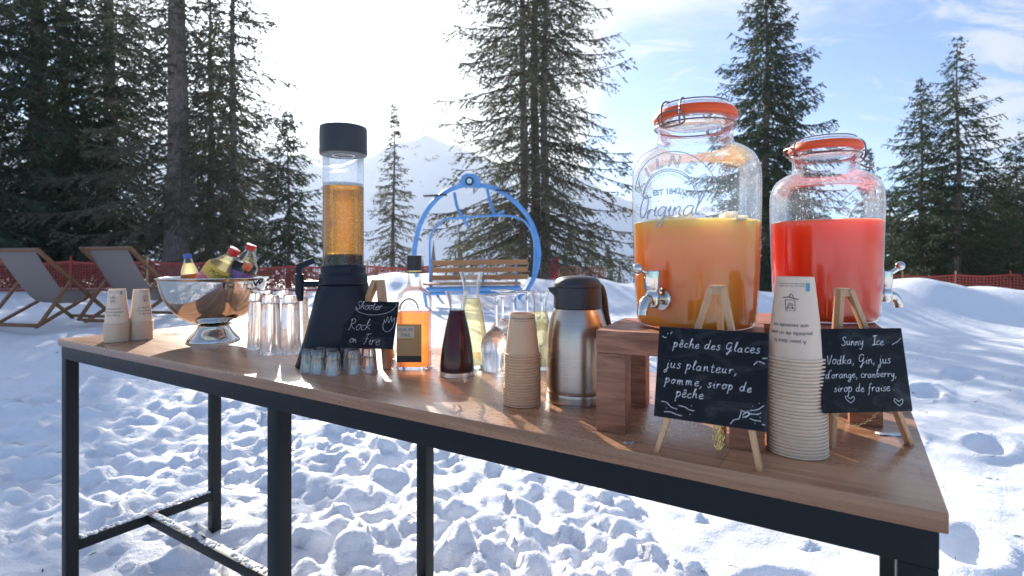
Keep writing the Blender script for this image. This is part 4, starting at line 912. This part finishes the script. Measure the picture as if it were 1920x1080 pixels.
def cup_stack(base, n, pitch, rr, rb, h, mat, where, size_word, printed, phi_off=0.0, lean=(0, 0)):
    proto = cup_proto('paper_cup', '', '', rr, rb, h, mat); grp = 'upturned paper cups in ' + where; src = None
    rf = lambda z: rr - .0006 + (rb - rr + .0008) * z / h
    rnd = random.Random(n)
    for i in range(n):
        top = i == n - 1; k = n - 1 - i
        lb = (f'top cup, whole side showing, of {where}' if top else f'{ordw(k)} cup below the top cup of {where}')
        loc = (base.x + lean[0] * i + rnd.uniform(-1, 1) * 0.0002, base.y + lean[1] * i + rnd.uniform(-1, 1) * 0.0002, TZ + 0.0006 + (i * pitch + (rnd.uniform(-.0006, .0002) if 0 < i < n - 1 else 0)))
        if src is None:
            src = proto.build('paper_cup', mat, None)
            o = src
        elif not top: o = src.copy(); COL.objects.link(o)
        else: o = src.copy(); COL.objects.link(o)
        o.location = loc; o.rotation_euler = (rnd.uniform(-.0015, .0015) * (not top), rnd.uniform(-.0015, .0015) * (not top), rnd.uniform(0, 6) if not top else 0); tag(o, lb, 'paper cup', grp)
    ph = to_cam(base) + phi_off
    if printed == 'full':
        for (z, tx, sz) in ((0.027, 'À jeter dans la', .0076), (0.038, 'poubelle de tri pour', .0076), (0.049, 'une seconde vie', .0076)): print_on(o, z + sz * .35, tx, sz, rf, ph)
        for z in (0.106, 0.1095): print_on(o, z, 'Ne pas jeter sur la voie publique', .0028, rf, ph)
        ic = [([(-.5, -.5), (.45, -.5), (.5, .5), (-.4, .5), (-.5, -.5)], .0004), ([(-.25, .1), (-.1, .25), (.15, .25), (.25, .05), (.15, -.2), (-.1, -.22), (-.25, .1)], .0003), ([(-.2, .25), (-.28, .3), (-.25, .2)], .0009), ([(.2, .25), (.28, .3), (.25, .2)], .0009), ([(-.1, .02), (-.08, .0)], .001), ([(.1, .02), (.08, .0)], .001), ([(0, -.1), (.01, -.1)], .0007),
              ([(-.75, -.72), (-.2, -.78), (.5, -.62), (.8, -.6)], .0006), ([(-.1, -.8), (.05, -1.1), (.25, -.95), (.3, -.72)], .0005)]
        patch(o, 'panda_mark', 0.078, 0.0, .0135, -.015, rf, ph, 'print_ink', ic)
        patch(o, 'blue_mark', 0.104, 0.0235, .006, .012, rf, ph, 'print_blue')
    elif printed == 'band':
        patch(o, 'print_band', h - .0085, 0, rb * 2.2, .0012, rf, ph, 'print_ink'); print_on(o, h - .0125, 'gobelet compostable et recyclable', .0024, rf, ph)
    return o
cup_stack(at(1495, 846), 29, 0.0049, 0.0386, 0.0252, 0.118, 'cream_paper', 'the tall cream stack between the two large slates', 'cream', 'full', phi_off=R(-12), lean=(-.00012, 0))
cup_stack(at(219.5, 640), 14, 0.0049, 0.0372, 0.0250, 0.117, 'cream_paper', 'the left cream stack at the far table end', 'cream', 'full', phi_off=R(-25))
cup_stack(at(264.5, 636), 14, 0.0049, 0.0352, 0.0240, 0.113, 'cream_paper', 'the right cream stack at the far table end', 'cream', 'full', phi_off=R(28))
cup_stack(at(979, 757), 19, 0.0054, 0.0345, 0.0245, 0.079, 'tan_paper', 'the tan stack beside the vacuum flask', 'small tan', 'band')

# ------------------------------------------------------------------ steel bowl with soft drink bottles
BW = at(401, 640)
def bowl():
    root = thing('punch_bowl', 'shiny footed steel bowl holding soft drink bottles', 'bowl', BW)
    m = MB(); m.lathe(prof([(0.0, .004), (0.06, .003), (0.079, .001), (0.083, .003), (0.080, .012), (0.072, .022), (0.060, .036), (0.052, .048), (0.050, .056), (0.058, .060)], 5) , 72); m.build('foot', 'chrome', root)
    m = MB(); m.lathe(prof([(0.0, .062), (0.05, .064), (0.085, .077), (0.118, .102), (0.143, .136), (0.158, .172), (0.164, .200), (0.166, .212), (0.172, .217), (0.174, .2205), (0.171, .2225), (0.166, .221), (0.162, .214), (0.156, .178), (0.141, .139), (0.117, .106), (0.085, .081), (0.05, .068), (0.0, .066)], 5), 96); m.build('basin', 'chrome', root)
    for s in (1,):
        h = MB(); a = R(-8); h.tube([(0.170 * math.cos(a) + 0.010 * math.sin(t) , 0.168 * math.sin(a) + 0.014 * math.cos(t), .205 + 0.012 * math.sin(t * 1.0)) for t in np.linspace(0, 2 * math.pi, 16, endpoint=False)], 0.0028, 8, closed=True); h.build('ring_handle', 'black_steel', root)
bowl()
def soda(dx, dy, dz, tilt, az, k, liq, cap, lab, label, txt=None, lz=(.07, .155), fill=.20, lab2=None, fat=1.0):
    root = thing('soft_drink_bottle', label, 'bottle', (BW.x + dx, BW.y + dy, BW.z + dz), 0, 'soft drink bottles in the steel bowl')
    root.rotation_mode = 'QUATERNION'; q = Quaternion((-math.sin(az), math.cos(az), 0), tilt); ph = to_cam(BW); root.rotation_quaternion = q
    P = prof([(a * k, b * k) for a, b in ((0.0, .004), (0.024 * fat, .0), (0.031 * fat, .006), (0.0325 * fat, .03), (0.031 * fat, .055), (0.0325 * fat, .075), (0.0325 * fat, .150), (0.030 * fat, .172), (0.021 * fat ** .5, .195), (0.015, .212), (0.0128, .222), (0.0128, .232))], 4); rf = lambda z: float(np.interp(z, [p[1] for p in P[2:]], [p[0] for p in P[2:]]))
    m = MB(); m.lathe(P, 40); m.build('bottle_body', 'bottle_glass', root)
    m = MB(); zz = np.linspace(.006 * k, fill * k, 24); m.lathe([(0, zz[0])] + [(rf(z) - .0012, z) for z in zz] + [(0, zz[-1])], 36); m.build('drink', liq, root)
    m = MB(); m.lathe(prof([(0.0138, .2195), (0.0150, .221), (0.0150, .236), (0.0138, .2385), (0, .239)], 2), 30, Matrix.Scale(k, 4)); m.build('screw_cap', cap, root)
    if lab:
        m = MB(); zz = np.linspace(lz[0] * k, lz[1] * k, 12); m.lathe([(rf(z) + .0005, z) for z in zz], 40); lo = m.build('label', lab, root)
        if txt: print_on(lo, (lz[0] + lz[1]) / 2 * k - .004, txt, .018 * k, lambda z: rf(z) + .0006, ph, False, 'label_black')
        if lab2: m = MB(); zz = np.linspace(lz[0] * k - .03 * k, lz[0] * k - .001, 8); m.lathe([(rf(z) + .0006, z) for z in zz], 40); m.build('label_band', lab2, root)
soda(-0.050, -0.050, .096, 0.62, R(-5), 1.14, 'lemonade', 'cap_red', 'label_yellow', 'tilted pale yellow lemonade bottle with a red cap', 'MONTS', (.142, .176), .205, 'label_pink', 1.38)
soda(-0.085, 0.03, .098, -0.12, R(0), .86, 'lemonade', 'cap_blue', 'label_orange', 'bottle with a blue cap half hidden behind the lemonade')
soda(0.000, 0.06, .095, 0.20, R(20), .86, 'lemonade', 'cap_white', None, 'clear bottle with a white cap behind the orange-labelled bottle')
soda(0.000, -0.03, .090, 0.72, R(-12), 0.98, 'rum', 'cap_orange', 'label_green', 'orange drink bottle with an orange cap and green label', None, (.14, .18), .18, 'label_orange', 1.3)
soda(0.055, -0.040, .094, 0.36, R(10), 1.07, 'cola', 'cap_red', 'label_purple', 'dark cola bottle with a red cap and purple label', None, (.11, .150), .178, None, 1.3)
soda(0.060, 0.050, .096, 0.20, R(40), .98, 'white_wine', 'cap_green', 'label_pink', 'bottle with a green cap behind the dark cola bottle')

# ------------------------------------------------------------------ upturned glasses
def rib(n, a, h):
    def f(v):
        an = math.atan2(v.y, v.x); k = 1 - a * (0.5 - 0.5 * math.cos(n * an)) * min(1, max(0, v.z / (h * .25)))
        return Vector((v.x * k, v.y * k, v.z))
    return f
def tumbler_src():
    r0, r1, h = .0315, .0245, .176                    # rim on the table, heavy base up
    m = MB(); m.lathe([(r0 - .0022, 0.0003), (r0 - .0008, 0.0), (r0, .0012)] + [(r0 + (r1 - r0) * t, h * t) for t in (.1, .25, .4, .55, .7, .85)] + [(r1 - .0005, h - .006), (r1 - .003, h - .0012), (r1 - .008, h), (0, h - .0015)], 60, xf=rib(10, .07, h))
    m.lathe([(r0 - .0022, 0.0003)] + [(r0 - .0024 + (r1 - r0) * t, h * t) for t in (.1, .25, .4, .55, .7)] + [(r1 - .0022, h * .80), (r1 - .004, h * .845), (r1 - .010, h * .86), (0, h * .862)], 40); return m
m = tumbler_src(); src = None
for i, (px, py, lb) in enumerate([(483, 654, 'upturned tumbler nearest the steel bowl, left of the front row'), (508, 663, 'upturned tumbler second from the left in the front row'), (545, 663, 'upturned tumbler in the front row next to the beer tower'),
                                  (497, 640, 'upturned tumbler behind the left pair, nearest the bowl in the back row'), (531, 641, 'upturned tumbler in the middle of the back row'), (563, 643, 'upturned tumbler of the back row beside the tap')]):
    o = m.build('tumbler', 'tumbler_glass') if src is None else src.copy()
    if src is None: src = o
    else: COL.objects.link(o)
    o.location = at(px, py) + Vector((0, 0, .0003)); tag(o, lb, 'drinking glass', 'upturned tall tumblers beside the beer tower')
def shot_src():
    r0, r1, h = .0208, .0150, .058; m = MB()
    m.lathe([(r0 - .002, .0003), (r0 - .0008, 0), (r0, .001)] + [(r0 + (r1 - r0) * t ** .8, h * t) for t in (.15, .35, .55, .75, .9)] + [(r1 - .0008, h - .0015), (r1 - .003, h), (0, h - .0008)], 54, xf=rib(8, .13, h))
    m.lathe([(r0 - .002, .0003)] + [(r0 - .0022 + (r1 - r0) * t ** .8, h * t) for t in (.15, .35, .55)] + [(r1 - .002, h * .62), (r1 - .005, h * .68), (0, h * .69)], 36); return m
m = shot_src(); src = None
c0 = at(636, 696); pos = [(0.0, -0.044, 'nearest the table edge'), (-0.044, -0.024, 'left of the nearest one'), (0.046, -0.026, 'right of the nearest one'), (-0.076, -0.006, 'at the far left of the cluster'), (0.078, -0.004, 'at the far right of the cluster'),
                      (-0.022, 0.012, 'left of centre in the cluster'), (0.024, 0.012, 'right of centre in the cluster'), (-0.055, 0.036, 'behind the far left one'), (0.002, 0.050, 'at the middle of the back row'), (0.050, 0.040, 'at the back beside the slate'), (-0.026, 0.076, 'farthest back by the beer tower')]
for i, (dx, dy, lb) in enumerate(pos):
    o = m.build('shot_glass', 'shot_glass') if src is None else src.copy()
    if src is None: src = o
    else: COL.objects.link(o)
    o.location = c0 + Vector((dx, dy, .0003)); tag(o, 'small upturned shot glass ' + lb, 'shot glass', 'upturned shot glasses below the Shooter slate')
def wineglass_src():
    m = MB(); m.lathe([(0.0325, .0003)] + prof([(0.0335, 0.0), (0.0375, .03), (0.0395, .055), (0.036, .078), (0.022, .097), (0.008, .108), (0.0045, .118), (0.0042, .150), (0.0048, .172), (0.009, .183), (0.025, .188), (0.0365, .190), (0.0375, .1912), (0.036, .192), (0.0, .1925)], 4), 44)
    m.lathe([(0.0325, .0003)] + prof([(0.0361, .03), (0.0380, .055), (0.0345, .077), (0.020, .095), (0.006, .104), (0.0, .105)], 4), 44); return m
m = wineglass_src(); src = None
for i, (px, py, lb) in enumerate([(930, 694, 'upturned wine glass next to the white wine carafe'), (962, 680, 'upturned wine glass left of the tan cups, second in the row'), (988, 668, 'upturned wine glass behind the tan cup stack'), (1015, 676, 'upturned wine glass nearest the vacuum flask'), (942, 665, 'upturned wine glass at the back, behind the carafes')]):
    o = m.build('wine_glass', 'stem_glass') if src is None else src.copy()
    if src is None: src = o
    else: COL.objects.link(o)
    o.location = at(px, py) + Vector((0, 0, .0003)); tag(o, lb, 'wine glass', 'upturned wine glasses behind the tan cups')

# ------------------------------------------------------------------ carafes
def carafe(px, py, k, kr, liq, label, lv):
    root = thing('carafe', label, 'carafe', at(px, py), 0, 'glass wine carafes')
    P = [(.0395, 0.0), (.0405, .002), (.0408, .010), (.0385, .045), (.0330, .085), (.0255, .125), (.0195, .152), (.0185, .165), (.0210, .182), (.0262, .200), (.0275, .205)]
    pr = prof([(a * k * kr, b * k) for a, b in P], 4); rf = lambda z: float(np.interp(z, [p[1] for p in pr], [p[0] for p in pr])); m = MB()
    m.lathe([(0, 0)] + pr + [(pr[-1][0] - .0018, pr[-1][1])] + [(p[0] - .0018, p[1]) for p in pr[::-1] if p[1] > lv * k], 56); m.build('glass_body', 'bottle_glass', root)
    m = MB(); m.lathe([(0, .0004), (.038 * k * kr, .0004), (.0388 * k * kr, .004), (.0375 * k * kr, .0105 * k), (0, .0115 * k)], 48); m.build('heavy_base', 'tumbler_glass', root)
    m = MB(); zz = np.linspace(.0125 * k, lv * k, 24); m.lathe([(0, zz[0])] + [(rf(z) - .002, z) for z in zz] + [(0, zz[-1])], 52); m.build('wine', liq, root)
carafe(857, 703, 1.0, 1.06, 'red_wine', 'small glass carafe of red wine', .158)
carafe(884, 690, 1.22, 0.93, 'white_wine', 'taller carafe of white wine just behind the red wine', .148)
carafe(1012, 690, 0.98, 1.0, 'white_wine', 'carafe of white wine half hidden behind the tan cup stack', .15)

# ------------------------------------------------------------------ rum bottle
def rum():
    p = at(777, 690); root = thing('rum_bottle', 'square clear bottle of orange spirit with a black stopper', 'bottle', p, to_cam(p) + R(90) - R(12))
    P = prof([(0.040, 0.0), (0.0425, .003), (0.0425, .02), (0.0425, .166), (0.0415, .182), (0.037, .195), (0.027, .205), (0.0190, .213), (0.0168, .222), (0.0163, .24), (0.0163, .272)], 5); rf = lambda z: float(np.interp(z, [q[1] for q in P], [q[0] for q in P]))
    def sq(v):
        r_ = math.hypot(v.x, v.y)
        if r_ < 1e-6: return v
        a = math.atan2(v.y, v.x); b = min(1, max(0, (0.222 - v.z) / 0.035)); e = 1.0 / (abs(math.cos(a)) ** (2 + 4 * b) + abs(math.sin(a)) ** (2 + 4 * b)) ** (1 / (2 + 4 * b)); e = min(e, 1.22)
        return Vector((v.x * e * (1 - .02 * b), v.y * e * (1 - 0.16 * b), v.z))
    m = MB(); m.lathe([(0, .003)] + P, 64, xf=sq); m.build('glass_body', 'bottle_glass', root)
    m = MB(); m.lathe([(0, .0005), (.038, .0005), (.040, .005), (.039, .0085), (0, .0075)], 56, xf=sq); m.build('heavy_base', 'tumbler_glass', root)
    m = MB(); zz = np.linspace(.0095, .147, 20); m.lathe([(0, zz[0])] + [(rf(z) - .0022, z) for z in zz] + [(0, zz[-1])], 60, xf=sq); m.build('spirit', 'rum', root)
    m = MB(); m.lathe(prof([(0.0, .247), (0.0182, .2475), (0.0186, .252), (0.0186, .288), (0.0175, .292), (0, .2925)], 3), 36); sp = m.build('stopper', 'cap_black', root)
    m = MB(); m.lathe([(0.01875, .249), (0.0190, .250), (0.0190, .253), (0.01875, .254)], 36); m.build('gold_ring', 'gold', sp)
    yf = -0.0370
    def plate(x0, x1, z0, z1, nm, mt, par, d=0.0): q = MB(); q.box(((x0 + x1) / 2, yf - d, (z0 + z1) / 2), (x1 - x0, .0012, z1 - z0)); return q.build(nm, mt, par, smooth=False)
    lb = plate(-.037, .026, .022, .118, 'label', 'label_kraft', root)
    plate(-.035, .008, .083, .113, 'paper_patch', 'label_paper', lb, .0008); plate(-.037, .026, .022, .038, 'black_band', 'label_black', lb, .0008)
    for i in range(7): plate(-.031, .005 - .004 * (i % 3), .044 + .005 * i, .0456 + .005 * i, 'text_line', 'label_gold', lb, .0008)
    for tx, zz_, sz in (('RHUM', .100, .0135), ('FIRE', .086, .0135)):
        vs, fs = text_mesh(tx, sz, extrude=.0002); m = MB(); m.add([Vector((v.x - .014, yf - .0018, zz_ + v.y)) for v in vs], fs); m.build('lettering', 'print_blue', lb, smooth=False)
    m = MB(); m.tube([(-.006 + .024 * math.cos(t), yf - .0005 + .004 * math.sin(t), .152 + .030 * math.sin(t)) for t in np.linspace(.1, math.pi - .1, 20)], .0022, 6); m.tube([(-.006 + .015 * math.cos(t), yf - .0005, .152 + .018 * math.sin(t)) for t in np.linspace(.1, math.pi - .1, 16)], .0012, 6); m.build('arch_emblem', 'label_gold', root)
rum()

# ------------------------------------------------------------------ beer tower
def beer_tower():
    Y = 1.47; p = Vector(((644 - CX) / F * Y, Y, TZ)); root = thing('beer_tower', 'black beer tower with a clear tube of amber beer', 'beer tower', p, R(8))
    m = MB(); n = 64; rows = []
    for (z, r_, ext, e) in ((0.0, .064, .80, 6), (.004, .065, .80, 6), (.05, .065, .58, 5), (.10, .065, .38, 4), (.15, .066, .20, 3), (.19, .067, .06, 2.4), (.205, .067, .0, 2), (.212, .066, 0, 2), (.216, .062, 0, 2)):
        row = []
        for k in range(n):
            a = 2 * math.pi * k / n; c, s = math.cos(a), math.sin(a); q = (abs(c) ** e + abs(s) ** e) ** (-1 / e); x = r_ * q * c; y = r_ * q * s
            if x < 0: x *= 1 + ext
            row.append((x, y, z))
        rows.append(row)
    vs = [v for rw in rows for v in rw]; fs = [(i * n + k, i * n + (k + 1) % n, (i + 1) * n + (k + 1) % n, (i + 1) * n + k) for i in range(len(rows) - 1) for k in range(n)]; fs += [tuple(range(n))[::-1], tuple((len(rows) - 1) * n + k for k in range(n))]
    m.add(vs, fs); m.build('base', 'black_plastic', root, angle=35)
    m = MB(); m.lathe(prof([(0.0, .215), (.0625, .215), (.0635, .219), (.0630, .238), (.0600, .245), (.0585, .247), (.0580, .262), (.0555, .266), (.0545, .267)], 4), 72); m.build('collar', 'black_plastic', root)
    m = MB(); m.lathe([(.0535, .25), (.0535, .575)], 72); m.build('tube', 'tube_glass', root)
    m = MB(); m.lathe([(0, .2635)] + [(.0526, z) for z in np.linspace(.2635, .478, 14)] + [(0, .478)], 64); m.build('beer', 'beer', root)
    m = MB(); m.lathe([(0, .4782), (.0526, .4782), (.0526, .486), (0, .4865)], 64); m.build('foam', 'foam', root)
    m = MB(); m.lathe([(0, .304)] + [(.027, z) for z in np.linspace(.304, .470, 10)] + [(0, .470)], 40); m.build('ice_tube', 'beer_core', root)
    m = MB(); m.lathe([(.0, .240), (.0512, .240), (.0512, .2618), (.0, .2618)], 56); m.lathe([(0, .2620), (.0505, .2620), (.0500, .290), (.046, .297), (.022, .300), (0, .3005)], 48); m.build('tube_seat', 'black_plastic', root)
    m = MB(); m.lathe(prof([(0.0, .565), (.054, .5655), (.0605, .567), (.0622, .571), (.0622, .632), (.0600, .638), (.054, .6405), (0, .642)], 4), 72); cp = m.build('cap', 'grey_lid_plastic', root)
    m = MB(); m.tube([(.028 * math.cos(t), .028 * math.sin(t), .564) for t in np.linspace(0, 2 * math.pi, 40, endpoint=False)], .0016, 6, closed=True); m.build('cap_ring', 'chrome', cp)
    tp = thing('tap', None, None); tp.parent = root; tp.location = (-.062, -.01, .217)
    m = MB(); m.tube([(0.005, 0, 0), (-.045, 0, 0)], .0085, 14); m.tube([(-.050, 0, .026), (-.050, 0, -.020), (-.047, 0, -.046)], [.0115, .0115, .007], 14); m.build('spout', 'black_plastic', tp)
    m = MB(); m.bar((-.052, 0, .026), (-.050, 0, .046), .016, .012, (0, 1, 0), .002); m.bar((-.056, 0, .044), (-.012, 0, .063), .016, .005, (0, 1, 0), .0015); m.build('lever', 'black_plastic', tp)
beer_tower()

# ------------------------------------------------------------------ vacuum flask
def flask():
    p = at(1083, 750); root = thing('vacuum_flask', 'brushed steel vacuum flask with a dark grey pouring lid', 'flask', p, to_cam(p))
    m = MB(); m.lathe(prof([(0, 0), (.056, 0), (.0605, .0015), (.0615, .005), (.0618, .020)], 3) + [(.0612, .0212), (.0618, .0224)] + prof([(.0620, .03), (.0622, .085), (.0615, .115), (.0585, .145), (.0525, .170), (.0485, .181), (.047, .184)], 5), 96); m.build('steel_body', 'brushed_steel', root)
    m = MB(); m.lathe(prof([(.0470, .1845), (.0485, .186), (.0485, .19), (.0478, .21), (.0470, .2255)], 3) + [(.0462, .2262), (.0470, .227)] + prof([(.0470, .2275), (.0462, .234), (.040, .243), (.028, .248), (0, .250)], 4), 72); ld = m.build('lid', 'grey_lid_plastic', root)
    # +X local looks to the camera; the spout points to the viewer's left (-Y local)
    def radial(a, r_, z): return Vector((r_ * math.cos(a), r_ * math.sin(a), z))
    m = MB(); a = R(-80); t = Vector((-math.sin(a), math.cos(a), 0)); o = [radial(a, .044, .228) + t * .013, radial(a, .044, .228) - t * .013, radial(a, .060, .2255) - t * .005, radial(a, .060, .2255) + t * .005, radial(a, .044, .206) + t * .010, radial(a, .044, .206) - t * .010, radial(a, .057, .219) - t * .004, radial(a, .057, .219) + t * .004]
    m.add(o, [(0, 1, 2, 3), (4, 7, 6, 5), (0, 4, 5, 1), (1, 5, 6, 2), (2, 6, 7, 3), (3, 7, 4, 0)]); m.build('spout', 'grey_lid_plastic', ld, angle=20)
    a = R(120); h = MB(); pts = spline([radial(a, .044, .228), radial(a, .054, .224), radial(a, .061, .205), radial(a, .066, .17), radial(a, .0755, .13), radial(a, .078, .09), radial(a, .073, .06), radial(a, .060, .05)], 5)
    h.tube(pts, .0075, 10); h.build('handle', 'grey_lid_plastic', root)
flask()

# ------------------------------------------------------------------ small litter on the top
def scrap(px, py, w, d, rz, name, label, mat):
    p = at(px, py); m = MB(); n = 5; vs = []
    for i in range(n):
        for j in range(n): vs.append(((i / 4 - .5) * w, (j / 4 - .5) * d, .0012 + .0010 * math.sin(i * 2.1 + j * 1.7)))
    m.add(vs, [(i * n + j, (i + 1) * n + j, (i + 1) * n + j + 1, i * n + j + 1) for i in range(n - 1) for j in range(n - 1)])
    o = m.build(name, mat); o.location = p; o.rotation_euler = (0, 0, rz); md = o.modifiers.new('solid', 'SOLIDIFY'); md.thickness = .0006; tag(o, label, 'scrap')
scrap(1670, 815, .040, .016, R(-12), 'foil_wrapper', 'pale blue foil wrapper lying by the right easel foot', 'foil')
scrap(1180, 831, .016, .009, R(20), 'foil_scrap', 'tiny shiny foil scrap on the oak top by the left slate', 'foil')

# ------------------------------------------------------------------ mountain air
def haze():
    m = MB(); m.box((50, 350, 83), (2300, 1500, 246)); t = NT('haze'); pv = t.n('ShaderNodeVolumePrincipled', {'Color': (0.86, 0.92, 1.0), 'Density': 0.0005, 'Anisotropy': 0.45})
    t.t.links.new(pv.outputs[0], t.out.inputs[1]); M['haze'] = t.m
    o = m.build('haze', 'haze', None, smooth=False); tag(o, 'thin bluish mountain air over the whole valley', None, kind='stuff')
haze()
